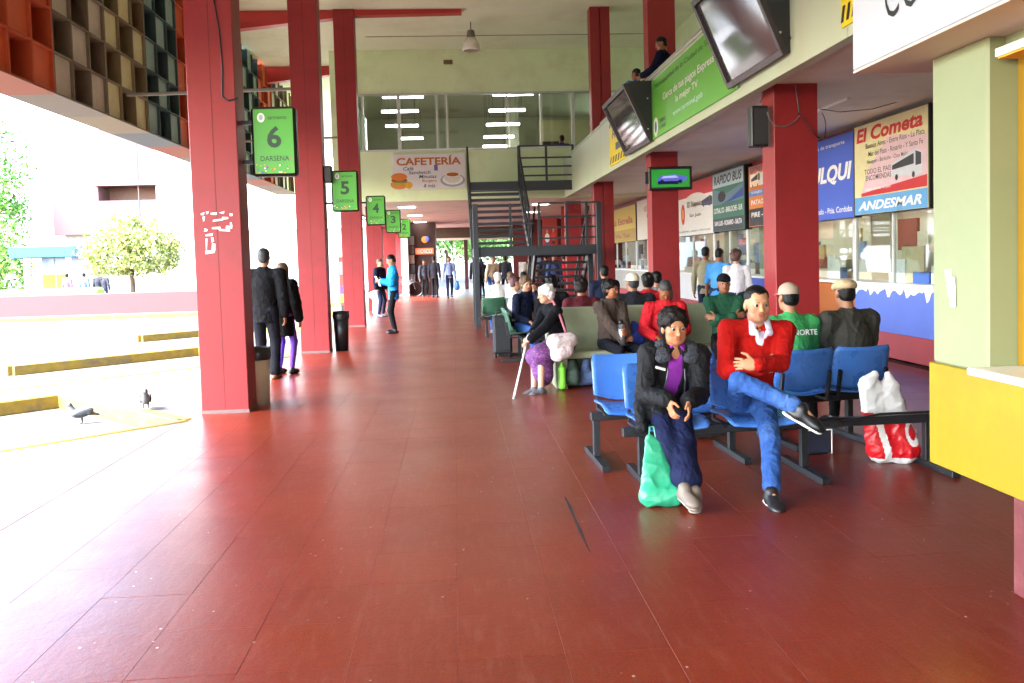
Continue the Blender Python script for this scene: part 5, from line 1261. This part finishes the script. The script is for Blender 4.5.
# ---- people
def loc_of(L, rot, p):
    a = -math.radians(rot); d = np.array(p, float)-np.array([L[0], L[1], L[2] if len(L) > 2 else 0])
    return (d[0]*math.cos(a)-d[1]*math.sin(a), d[0]*math.sin(a)+d[1]*math.cos(a), d[2])
BKH = mat('black_hair', '#0a0807', .5, .4, 60, .3, 200, spec=.25); BRH = mat('dark_brown_hair', '#120a07', .55, .35, 60, .4, 160, spec=.25); GRH = mat('grey_hair', '#c9c9c7', .6, .2, 60, .3, 160); GR2 = mat('salt_hair', '#2a2a2b', .6, .35, 60, .3, 160); FAH = mat('fair_hair', '#5a422c', .55, .3, 50, .3, 150)
JEAN = mat('blue_jeans', '#2f5290', .8, .18, 5, .3, 260, dirt='#6d8cbc', dscale=2.5, damt=.4, fold=.2, spec=.15); NAVT = cloth('navy_trousers', '#161c3a', .8); BLKT = cloth('black_trousers', '#0f1014'); DKJ = cloth('dark_jeans', '#232c44')
BSH = mat('black_shoe', '#16161a', .4, .1, 10); GSH = mat('grey_shoe', '#5a5c63', .6, .15, 12); BRS = mat('brown_shoe', '#6a4028', .5, .15, 10)
# woman in the black jacket
L = (1.40, 5.68)
w = lambda px, py, Y_: np.array(loc_of(L, 0, PY(px, py, Y_)))
def wcollar(o, d):
    nb, up, fw, sd, s = d['nb'], d['up'], d['fw'], d['sd'], d['s']
    p = []
    for q in (-1, 1):
        p += [cap(nb-up*.035+fw*.085+sd*q*.075, nb+up*.005+sd*q*.10, .034, .036, .03), cap(nb+up*.005+sd*q*.10, nb+up*.02-fw*.07, .036, .034, .03), cap(nb-up*.015+sd*q*.13+fw*.03, nb-up*.045+sd*q*.115+fw*.085, .038, .030, .03)]
    V, Q = sdf_mesh(p, .006, .010, 80, 3); mesh_obj('fur_collar', V, Q, mat('grey_fur', '#3c3f47', .95, .7, 60, .9, 220), o, True, True)
    MB().obox(nb-up*.085+fw*.145-sd*.115, [nrm(sd+up*-.25), fw, up], (.035, .006, .008), .002).build('stripe', WHITE, o, local=True)
    a = d['ch']+fw*.115-up*.16
    for q in (-1, 1): MB().tube([nb+fw*.115-up*.1+sd*q*.055, d['ch']+fw*.145+sd*q*.062, d['pv']+fw*.16+up*.12+sd*q*.075], .006, 6).build('zip', mat('zip_dark', '#3a3c44', .4, metal=.5), o, local=True)
person('woman in a black fur-collared jacket and purple top sitting on the blue bench', L, 0, 1.60, .43, head=(0.06, .10, -.02), det=2, fem=True, skin='#a8714f', seed=11,
       pelvis=(0, 0, .53), neck=w(675, 347, 5.52)+np.array([0, 0, .0]), hc=w(674, 327, 5.46), shw=.185, hsz=1.07,
       hands=[w(668, 400, 5.27), w(688, 401, 5.25)], poles=[(-.5, .6, -.7), (.5, .6, -.7)], hdir=[(.12, -.45, -.8), (-.05, -.45, -.8)], palm=[(1, .3, 0), (-1, .3, 0)], curl=.42,
       feet=[w(698, 499, 4.98), w(686, 503, 4.92)], knees=[(-1.0, -1, .5), (.9, -1, .5)], toes=[(-.25, -.9, -.12), (.15, -.95, -.12)],
       shirt=dict(m=cloth('purple_top', '#7a2a8c', .8), ad=.012, extra=lambda d: [ell(d['nb']+d['fw']*.11+d['up']*.0, (.045, .075, .075), [d['sd'], d['fw'], d['up']], .012, True)]),
       top=dict(n='jacket', m=mat('cloth_black_padded', '#101114', .7, .15, 12, .3, 200, fold=.3, spec=.2), ad=.024, hem=.02, nk=False, wr=.0085, wf=44, skirt=.35, parts=wcollar,
                extra=lambda d: [ell(d['ch']+d['fw']*.16+d['up']*.07, (.060, .12, .30), [d['sd'], d['fw'], d['up']], .012, True), cap(d['HP'][0]+(-.10, -.05, .02), d['HP'][0]+(-.13, -.22, -.10), .05, .045, .04)]),
       legs=dict(m=NAVT, cuff=.085, ad=.014, up=.10, wr=.009), shoe=dict(m=mat('taupe_shoe', '#6d6258', .6, .15, 10), sole=mat('taupe_sole', '#8f877c', .7), sock=cloth('purple_sock', '#8a3ab0')), hair=('curly', BRH))
# man in the red sweater
L = (2.01, 5.70)
w = lambda px, py, Y_: np.array(loc_of(L, 0, PY(px, py, Y_)))
def mcollar(o, d):
    nb, up, fw, sd = d['nb'], d['up'], d['fw'], d['sd']; SM = mat('striped_shirt', '#c9c8dc', .7, .12, 40)
    for q in (-1, 1):
        p = [cap(nb+up*.035+sd*q*.045+fw*.035, nb-up*.055+sd*q*.062+fw*.10, .03, .024, .01, (nrm(fw+sd*q*.3), .4)), cap(nb+up*.04+sd*q*.05+fw*.01, nb+up*.04-fw*.05, .026, .022, .02, (sd*q, .45)), cap(nb-up*.05+sd*q*.04+fw*.105, nb-up*.085+sd*q*.02+fw*.115, .02, .01, .01, (fw, .5))]
        V, Q = sdf_mesh(p, .005, .002, 30, 2); mesh_obj('shirt_collar', V, Q, SM, o, True, True)
person('man in a red sweater and jeans sitting with arms and legs crossed', L, 0, 1.74, .43, head=(-.02, .06, .02), det=2, skin='#b3805f', seed=21, pelvis=(0, .02, .53), neck=w(757, 322, 5.66), hc=w(757, 304, 5.58), shw=.20, hsz=1.03,
       hands=[w(764, 368, 5.40), w(756, 365, 5.34)], poles=[(-1, .2, -.8), (1, .2, -.8)], hdir=[(1, .12, .12), (-1, .05, .1)], palm=[(0, 1, -.1), (0, 1, -.2)], curl=.75,
       feet=[w(801, 409, 5.12), w(772, 496, 5.0)], knees=[(-.9, -.75, .9), (.25, -1, .5)], toes=[(.80, -.42, -.50), (-.12, -.98, -.10)],
       shirt=dict(m=mat('striped_shirt', '#c9c8dc', .7, .12, 40), ad=.004, extra=lambda d: [ell(d['nb']+d['fw']*.10+d['up']*.015, (.034, .075, .085), [d['sd'], d['fw'], d['up']], .010, True)]),
       top=dict(n='sweater', m=cloth('red_wool', '#a0120e', .9, .08, .35), ad=.016, hem=-.05, nk=False, wr=.0065, wf=44, parts=mcollar, extra=lambda d: [ell(d['nb']+d['fw']*.115-d['up']*.07, (.042, .05, .075), [d['sd'], d['fw'], d['up']], .012, True)]),
       legs=dict(m=JEAN, cuff=.056, ad=.002, up=.05, wr=.008), shoe=dict(m=BSH, sole=WHITE), hair=('receding', BKH))
# two men in caps, seen from behind
def green_word(o, d):
    p = d['ch']-d['fw']*.135+d['up']*.03; text('NORTE', p+d['sd']*.05, -d['sd'], d['up'], .20, .045, WHITE, o, .004, .01, local=True)
L = (2.74, 6.74)
person('man in a green jacket and beige and pink cap with his back turned', L, 184, 1.66, .43, lean=.12, head=(.0, .1), det=1, skin='#9a6a4c', seed=31, top=dict(m=cloth('green_jacket', '#3f9a58', .7), ad=.022, hem=.02, wr=.010, parts=green_word), legs=dict(m=DKJ), shoe=dict(m=BSH), hair=('short', BKH, 1), cap_=dict(m=mat('beige_cap', '#9c8d7c', .8, .12, 20, dirt='#c8506a', dscale=6, damt=.5), bm=mat('pink_cap', '#c8606a', .8), hole=BLKT))
L = (3.27, 6.80)
person('man in a grey jacket and beige flat cap with his back turned', L, 192, 1.70, .43, lean=.14, head=(-.25, .15), det=1, skin='#9a6a4c', seed=33, shw=.21, top=dict(m=cloth('grey_jacket', '#3c3b36', .8), ad=.034, hem=.02, wr=.012, wf=44), legs=dict(m=BLKT), shoe=dict(m=BSH), hair=('short', BKH, 1), cap_=dict(m=mat('flat_cap', '#b39b78', .85, .15, 30, .2, 120), flat=True))
# old lady with cane and floral bag
L = (1.22, 9.98); rot = -68
w = lambda px, py, Y_: np.array(loc_of(L, rot, PY(px, py, Y_)))
SKT = mat('floral_skirt', '#5a2560', .8, .9, 45, .2, 100, dirt='#b080b8', dscale=38, damt=.7)
person('white-haired old lady in black cardigan and purple skirt leaning on a cane', L, rot, 1.58, .44, lean=.30, head=(-.15, .12), det=2, fem=True, skin='#c09078', seed=41,
       hands=[w(527, 343, 9.62), w(524, 347, 9.56)], poles=[(-.6, .6, -.5), (.6, .6, -.5)], curl=.8, hdir=[(.1, -.8, -.35), (-.1, -.8, -.35)], feet=[w(534, 389, 9.72), w(541, 389, 9.62)], toes=[(.05, -1, -.1), (.1, -1, -.1)],
       shirt=dict(m=mat('red_piping', '#a82838', .7), ad=.012), top=dict(n='cardigan', m=cloth('black_cardigan', '#0e0e13', .85), ad=.022, hem=.05, wr=.008), legs=dict(kind='skirt', m=SKT), shoe=dict(m=GSH, sole=WHITE), hair=('perm', GRH, 1))
a, b = PY(526, 345, 9.58), G(514, 399)
t = thing('cane', 'white walking cane held by the old lady', 'cane', (b[0], b[1], 0)); d = nrm(a-b); tp_ = a+d*1.0*0.12
MB().cyl(b+(0, 0, .02), tp_, .012, 10).build('shaft', WHITE, t, True); MB().cyl(b, b+(0, 0, .03), .016, 10).build('tip', mat('rubber_grey', '#8a8a8a', .8), t)
MB().tube([tp_, tp_+(.05, .01, .05), tp_+(.10, .02, .03)], .013, 8).build('grip', BLACK, t, True)
FLO = mat('floral_bag', '#cfc4c4', .6, .35, 35, .15, 60, dirt='#b02c58', dscale=22, damt=.75)
soft_bag('white and pink floral shoulder bag hanging at the old lady side', 'shoulder_bag', [cap(PY(555, 342, 9.62), PY(570, 340, 9.68), .10, .095, .05), cap(PY(558, 354, 9.6), PY(567, 351, 9.62), .095, .08, .05)], FLO, 'bag', .010, 24, .008,
         lambda t: MB().tube([PY(566, 333, 9.66), PY(560, 316, 9.72), PY(553, 301, 9.86), PY(549, 297, 9.98)], .014, 8).build('strap', mat('strap_pink', '#b8687a', .7), t, True))
# woman in the brown jacket with a thermos
L = (1.80, 9.98); rot = 24
w = lambda px, py, Y_: np.array(loc_of(L, rot, PY(px, py, Y_)))
person('woman in a grey-brown jacket holding a thermos on the concrete bench', L, rot, 1.60, .44, lean=.05, head=(.35, .05), det=1, fem=True, skin='#8a5638', seed=51, hands=[w(624, 341, 9.66), w(627, 334, 9.64)], curl=.9, hdir=[(.5, -.5, .1), (-.6, -.5, .2)], palm=[(.3, .5, 0), (-.4, .5, 0)],
       shirt=dict(m=cloth('grey_shirt', '#77716c'), ad=.01), top=dict(m=cloth('brown_grey_jacket', '#453a35', .85), ad=.026, hem=.05, wr=.011), legs=dict(m=cloth('charcoal_trousers', '#14161e')), shoe=dict(m=BSH), hair=('curly', BKH))
p = PY(623, 333, 9.6)
t = thing('thermos', 'steel thermos held by the woman in brown', 'thermos', tuple(p-(0, 0, .12)))
MB().cyl(p+(0, 0, -.14), p+(-.02, 0, .10), .037, 14).build('flask', mat('thermos_steel', '#b0b2b4', .25, .05, metal=.9), t, True); MB().cyl(p+(-.02, 0, .10), p+(-.026, 0, .15), .032, 14, .026).build('lid', BLACK, t, True)
person('person in red and navy bending the head down behind the woman in black', (2.46, 9.98), -8, 1.66, .44, lean=.42, head=(.1, .75), det=1, skin='#8a5638', seed=55, top=dict(m=cloth('red_anorak', '#b01c26', .75), ad=.026, hem=.05, wr=.011), shirt=dict(m=NAVT, ad=.006), legs=dict(m=DKJ), shoe=dict(m=BSH), hair=('short', GR2))
t_, J = person('man in a dark green sweater and black cap sitting with folded arms', (3.2, 9.98), -14, 1.66, .44, lean=-.05, head=(.1, -.02), det=1, skin='#84563c', seed=57, hands=[(.10, -.20, .80), (-.10, -.23, .78)], poles=[(-1, .1, -.6), (1, .1, -.6)], hdir=[(1, .1, .1), (-1, 0, .1)], palm=[(0, 1, 0), (0, 1, 0)],
       top=dict(n='sweater', m=cloth('bottle_green', '#1f4a36', .85), ad=.022, hem=.04, wr=.009), legs=dict(m=BLKT), shoe=dict(m=BSH), hair=('short', BKH), cap_=dict(m=BLKT))
person('man in a dark jacket and white cap facing away behind the concrete bench', (2.27, 10.72), 182, 1.72, .44, lean=.1, head=(.2, .0), det=1, skin='#9a6a4c', seed=61, shw=.21, top=dict(m=cloth('slate_jacket', '#24262d', .8), ad=.03, hem=.04, wr=.010), legs=dict(m=BLKT), shoe=dict(m=BSH), hair=('short', GR2, 1), cap_=dict(m=cloth('white_cap', '#c8c0ae')))
person('dark-haired person in a red jacket facing away beside the second column', (2.72, 11.9), 175, 1.66, .43, head=(.1, .0), skin='#8a5638', seed=63, top=dict(m=cloth('red_anorak', '#b01c26'), ad=.028, hem=.04), legs=dict(m=BLKT), shoe=dict(m=BSH), hair=('curly', BKH))
person('man in a navy jacket sitting far back, seen from behind, before the stairs', (2.72, 15.4), 180, 1.80, .46, head=(0, 0), skin='#8a5638', seed=65, top=dict(m=cloth('navy_jacket', '#161b30'), ad=.03, hem=.04), legs=dict(m=BLKT), shoe=dict(m=BSH), hair=('short', BKH))
bench('small green bench under the man in the navy jacket', (2.72, 15.35, 0), 180, [0], [-.15, .15], -.25, .25, GREEN, 'green beam benches')
person('person with black hair in a dark coat behind the old lady', (1.42, 12.55), 182, 1.66, .43, head=(0, .1), skin='#8a5638', seed=67, top=dict(m=cloth('dark_coat', '#100f13'), ad=.03, hem=.04), legs=dict(m=BLKT), shoe=dict(m=BSH), hair=('curly', BKH))
soft_bag('red and blue backpack on the green bench behind the concrete bench', 'backpack', [cap((1.98, 12.5, .56), (1.98, 12.5, .74), .11, .09, .04), cap((1.90, 12.45, .53), (1.92, 12.45, .60), .07, .07, .03)], mat('red_blue_pack', '#2a3c90', .6, .2, 10, dirt='#a82030', dscale=5, damt=.9), 'backpack', .010, 30)
L = (1.02, 13.0); rot = 30
person('woman in a navy top and jeans resting her chin on her hand by the suitcase', L, rot, 1.64, .43, lean=.12, head=(-.1, .1), det=1, fem=True, skin='#b08468', seed=69, hands=[(-.10, -.30, .60), (.06, -.23, 1.02)], poles=[(-.6, .6, -.5), (.8, -.4, -1)], hdir=[(0, -1, -.3), (0, .1, 1)], top=dict(m=cloth('navy_top', '#12182e'), ad=.018, hem=.05), legs=dict(m=JEAN), shoe=dict(m=GSH), hair=('curly', FAH))
person('person in a white shirt behind the woman in navy', (.93, 13.55), 100, 1.62, .43, head=(0, .1), skin='#a87a5c', seed=71, top=dict(m=cloth('white_maroon', '#c0bcc0'), ad=.018, hem=.05), legs=dict(m=DKJ), shoe=dict(m=BSH), hair=('short', mat('maroon_hair', '#4a2226', .6, .3, 50)))
person('person in a maroon jacket facing away behind the thermos woman', (1.60, 10.74), 176, 1.62, .44, lean=.1, head=(-.2, .15), skin='#8a5638', seed=151, top=dict(m=cloth('maroon_jacket', '#4a1820'), ad=.028, hem=.04), legs=dict(m=BLKT), shoe=dict(m=BSH), hair=('curly', BRH))
person('grey-shirted man on the green bench right of the red jacket', (3.0, 12.55), 186, 1.70, .43, head=(.3, .05), skin='#9a6a4c', seed=153, top=dict(n='shirt', m=cloth('grey_shirt2', '#6a6c70'), ad=.02, hem=.04), legs=dict(m=DKJ), shoe=dict(m=BSH), hair=('short', BKH))
# standing at the ticket windows
Lk = 14.6
p = PY(706, 300, 16.0); person('man in a beige shirt standing at the ticket window, farthest of the three', (p[0], 16.0), 150, 1.68, head=(0, .1), skin='#8a5638', seed=73, top=dict(n='shirt', m=cloth('beige_shirt', '#8f8870'), ad=.012, hem=.1), legs=dict(m=DKJ), shoe=dict(m=BSH), hair=('short', BKH))
p = PY(718, 300, 15.0); person('person in a sky blue shirt standing at the ticket window between two others', (p[0], 15.0), 140, 1.64, lean=.12, head=(0, .25), skin='#8a5638', seed=75, top=dict(n='shirt', m=cloth('sky_shirt', '#4a90d0'), ad=.012, hem=.1, sl=.5), legs=dict(m=DKJ), shoe=dict(m=BSH), hair=('short', BKH))
p = PY(737, 300, 13.6); person('woman with reddish curly hair in a white shirt at the ticket window', (p[0], 13.6), 165, 1.60, lean=.05, head=(-.5, .1), fem=True, skin='#b08468', seed=77, det=1, top=dict(n='shirt', m=cloth('white_shirt', '#d4d0d8'), ad=.012, hem=.1), legs=dict(m=DKJ), shoe=dict(m=BSH), hair=('curly', mat('auburn_hair', '#45231c', .5, .35, 50, .3, 150)))
# left pair
p = G(268, 379); person('man in a black jacket standing with his back turned beside the nearest column', (p[0], p[1]), 172, 1.80, head=(.25, .05), det=1, skin='#a87a5c', seed=81, shw=.215, top=dict(m=cloth('black_jacket', '#0d0d10', .8), ad=.030, hem=.15, wr=.012), legs=dict(m=cloth('charcoal_jeans', '#15171f'), ad=.012, cuff=.06), shoe=dict(m=BRS), hair=('short', GR2, 1))
p = G(286, 374); person('woman in a black coat and purple leggings beside the man in black', (p[0], p[1]), 160, 1.60, head=(.2, .05), det=1, fem=True, skin='#b08468', seed=83, top=dict(n='coat', m=cloth('black_coat', '#0c0c0e', .8), ad=.034, hem=.30, wr=.010), legs=dict(n='leggings', m=cloth('purple_leggings', '#6a48b8'), ad=-.005, wr=.002), shoe=dict(m=BSH), hair=('long', FAH))
# blue jacket and companion
p = G(395, 333); L = (p[0], p[1]); person('man in a bright blue jacket reading a paper near the left columns', L, -80, 1.72, head=(0, .35), det=1, skin='#a87a5c', seed=85, hands=[(-.12, -.28, 1.12), (.12, -.26, 1.14)], top=dict(m=cloth('cyan_jacket', '#1f8fd8', .6), ad=.034, hem=.16, wr=.012), legs=dict(m=BLKT), shoe=dict(m=BSH), hair=('short', BKH))
q = np.array(L); o = MB().obox((q[0]-.33, q[1], 1.14), [(0.9, .2, .4), (-.2, .98, 0), (-.4, 0, .9)], (.005, .16, .12)).build('newspaper', WHITE); tag(o, 'white paper held by the man in the blue jacket', 'paper')
p = G(381, 317); person('person in dark navy facing the man in the blue jacket', (p[0], p[1]), 60, 1.66, head=(0, .1), skin='#b08468', seed=87, top=dict(m=cloth('navy_jacket', '#161b30'), ad=.026, hem=.14), legs=dict(m=DKJ), shoe=dict(m=GSH), hair=('short', FAH))
p = G(373, 316); soft_bag('white sack standing beside the third column', 'sack', [cap((p[0], p[1]+.2, .6), (p[0]+.25, p[1]+.2, .6), .12, .12, .05), cap((p[0]+.12, p[1]+.2, .5), (p[0]+.14, p[1]+.2, .85), .13, .05, .05), cap((p[0]+.1, p[1]+.2, .1), (p[0]+.12, p[1]+.2, .4), .12, .14, .05)], WHITE, 'sack', .01, 20, .02)
# far figures
p = G(450, 298); person('man in a light blue shirt walking in from the far opening', (p[0], p[1]), 8, 1.72, feet=[(-.1, -.15, .075), (.1, .18, .1)], skin='#8a5638', seed=91, top=dict(n='shirt', m=cloth('pale_blue_shirt', '#7f93bd'), ad=.014, hem=.08), legs=dict(m=NAVT), shoe=dict(m=BSH), hair=('short', BKH))
soft_bag('blue carrier bag in the hand of the walking man', 'carrier_bag', [cap((p[0]+.3, p[1]-.02, .42), (p[0]+.3, p[1]-.02, .62), .12, .08, .03, ((0, 1, 0), .6))], mat('blue_carrier', '#3a78c8', .4), 'bag', .006, 24, .015)
for k, (px, fy, rot, hh, c, lab) in enumerate([(425, 297, 20, 1.62, '#3c4048', 'person with folded arms in dark clothes by the far kiosk'), (435, 297.5, 160, 1.75, '#26262c', 'taller person in black beside the far kiosk'), (478, 301, 180, 1.74, '#22242c', 'person in dark clothes behind the stair post'),
                                               (492, 302, 30, 1.68, '#c0b49a', 'bent man in a beige sweater and jeans left of the far green bench'), (482, 296, 200, 1.6, '#3a3034', 'dark figure in the far opening beside the stair post'), (547, 300, 180, 1.7, '#2a2c38', 'dark-clothed person behind the lower stair flight'), (565, 302, 170, 1.66, '#a82428', 'person in a red top behind the lower stair flight'), (506, 299, 175, 1.68, '#30323a', 'dark standing person between the stair post and the far green bench'), (531, 301, 190, 1.62, '#8a8478', 'person in a pale grey top standing left of the lower stair flight'), (555, 306, 20, 1.7, '#3a4a78', 'person in a slate blue jacket standing under the landing')]):
    p = G(px, fy); person(lab, (p[0], p[1]), rot, hh, lean=.25 if k == 3 else 0, head=(0, .1), skin='#8a5638', seed=100+k, top=dict(m=cloth('far%d' % k, c), ad=.02, hem=.1), legs=dict(m=JEAN if k == 3 else BLKT), shoe=dict(m=WHITE if k == 3 else BSH), hair=('short', FAH if k == 3 else BKH))
for k, (px, c, hm, lab) in enumerate([(498, '#d4d4d0', WHITE, 'seated person in white with a white cap on the far green bench'), (511, '#c8c8cc', FAH, 'seated fair-haired person in white on the far green bench')]):
    p = PY(px, 290, 17.15); person(lab, (p[0], 17.15), 180, 1.66, .43, head=(0, .1), skin='#b08468', seed=120+k, top=dict(m=cloth('seat%d' % k, c), ad=.02, hem=.05), legs=dict(m=JEAN), shoe=dict(m=GSH), hair=('short', hm, 1))
p = PY(524, 290, 18.0); person('seated dark-haired person beside the far green bench', (p[0], 18.0), 170, 1.62, .43, head=(0, .1), skin='#8a5638', seed=124, top=dict(m=cloth('seat_maroon', '#5a2a30'), ad=.02, hem=.05), legs=dict(m=BLKT), shoe=dict(m=BSH), hair=('short', BRH, 1))
bench('single green seat under the dark-haired person near the stairs', (p[0], 17.95, 0), 180, [0], [-.15, .15], -.25, .25, GREEN, 'green beam benches')
# upstairs
p = PX(664, 55, 3.62); person('man in a dark navy sweater leaning on the balcony parapet', (3.75, p[1]+.15, 3.58), 235, 1.70, lean=.2, head=(.5, .3), skin='#8a5638', seed=131, det=1, hands=[(-.2, -.42, 1.02), (.2, -.42, 1.02)], top=dict(n='sweater', m=cloth('navy_sweater', '#10142a'), ad=.022, hem=.1), legs=dict(m=BLKT), shoe=dict(m=BSH), hair=('short', BKH), shirt=dict(m=WHITE, ad=.004))
p = PX(641, 72, 3.7); person('person in a blue jacket half hidden behind the upper column', (3.66, p[1]+.2, 3.58), 200, 1.62, head=(.4, .1), skin='#8a5638', seed=133, top=dict(m=cloth('azure_jacket', '#2f6fc0'), ad=.022, hem=.1), legs=dict(m=BLKT), shoe=dict(m=BSH), hair=('short', BKH))
p = PY(562, 142, 25.6); person('person in a blue top behind the right cafeteria window', (p[0], 25.6, 3.6), 190, 1.62, head=(.2, .1), skin='#8a5638', seed=135, top=dict(m=cloth('royal_top', '#2a3a90'), ad=.02, hem=.1), legs=dict(m=BLKT), shoe=dict(m=BSH), hair=('short', BKH))
# passers-by at the street kiosk
for k, (px, c) in enumerate([(67, '#8a5a8a'), (84, '#5a6aa0'), (98, '#2a2a34'), (104, '#34343c')]):
    p = PY(px, 280, 41.5); person(['person in mauve at the street kiosk', 'person in blue under the round tree', 'person in black left of the tree trunk', 'second person in black beside the tree trunk'][k], (p[0], 41.5, -.15), 170, 1.62, skin='#8a5638', seed=140+k, top=dict(m=cloth('street%d' % k, c), ad=.02, hem=.1), legs=dict(m=DKJ), shoe=dict(m=BSH), hair=('short', BKH), group='people in the street')
# ---- pigeons
def pigeon(px, py, z, rot, label):
    p = G(px, py, z); t = thing('pigeon', label, 'pigeon', (p[0], p[1], z), 'pigeons', math.radians(rot))
    PG = mat('pigeon_grey', '#4c525c', .6, .25, 60); PD = mat('pigeon_dark', '#22262e', .5, .2, 60)
    pr = [ell((0, 0, .125), (.055, .11, .055), rotm(0, .18).T, .02), cap((0, -.08, .15), (0, -.115, .215), .04, .026, .03), ell((0, -.122, .228), (.026, .032, .026), None, .02), cap((0, -.145, .226), (0, -.17, .218), .009, .004, .006), cap((0, .09, .115), (0, .20, .085), .038, .028, .03, ((0, .2, 1), .35))]
    for q in (-1, 1): pr += [cap((q*.025, 0, .09), (q*.025, .005, .02), .013, .007, .01), cap((q*.025, .0, .012), (q*.028, -.045, .008), .007, .004, .004), cap((q*.025, .0, .012), (q*.04, -.03, .008), .006, .004, .004)]
    V, Q = sdf_mesh(pr, .006); mesh_obj('body', V, Q, PG, t, True, True)
    for q in (-1, 1):
        V, Q = sdf_mesh([ell((q*.048, .02, .13), (.016, .105, .04), rotm(0, .2).T, .01), cap((q*.04, .09, .115), (q*.022, .17, .10), .018, .01, .02)], .006); mesh_obj('wing', V, Q, PD, t, True, True)
pigeon(82, 424, -.16, -75, 'grey pigeon walking in the bus bay by the yellow kerb')
pigeon(146, 410, -.002, 20, 'dark pigeon standing near the foot of the nearest column')
# ---- poster column and bicycle at the far left
p = PY(344, 276, 26.5); t = thing('advert_board', 'tall colourful advertising board between the left columns', 'sign', (p[0], 26.5, 0))
MB().box(p[0]-.16, p[0]+.16, 26.5, 26.58, .25, 1.75, .01).build('board', mat('advert', '#c83a30', .4, .5, 6), t)
for (z0, z1, c) in ((.35, .6, '#e0c030'), (.6, .85, '#4a3aa8'), (1.2, 1.6, '#d88080')): MB().box(p[0]-.13, p[0]+.13, 26.49, 26.499, z0, z1).build('print', pm(c), t)
MB().box(p[0]-.12, p[0]+.12, 26.48, 26.6, .0, .249).build('foot', STEEL, t)
p = G(406, 297); t = thing('bicycle', 'parked bicycle at the foot of the farthest left columns', 'bicycle', (p[0], p[1], 0)); x, y = p[0], p[1]
def ring(c, r, n=18): return [(c[0]+r*math.cos(2*math.pi*i/n), c[1]+.25*r*math.sin(2*math.pi*i/n)*0, c[2]+r*math.sin(2*math.pi*i/n)) for i in range(n+1)]
for dx in (-.42, .42): MB().tube(ring((x+dx, y, .33), .32), .022, 6).build('wheel', BLACK, t)
MB().tube([(x-.42, y, .33), (x-.15, y, .75), (x+.3, y, .78), (x-.05, y, .32), (x-.42, y, .33)], .018, 6).tube([(x-.15, y, .85), (x-.05, y, .32)], .018, 6).tube([(x+.27, y, .95), (x+.42, y, .33)], .018, 6).build('frame', STEEL, t)
MB().box(x-.27, x-.05, y-.06, y+.06, .85, .9, .02).build('saddle', BLACK, t); MB().tube([(x+.25, y-.25, .98), (x+.27, y, .96), (x+.25, y+.25, .98)], .014, 6).build('handlebar', STEEL, t)
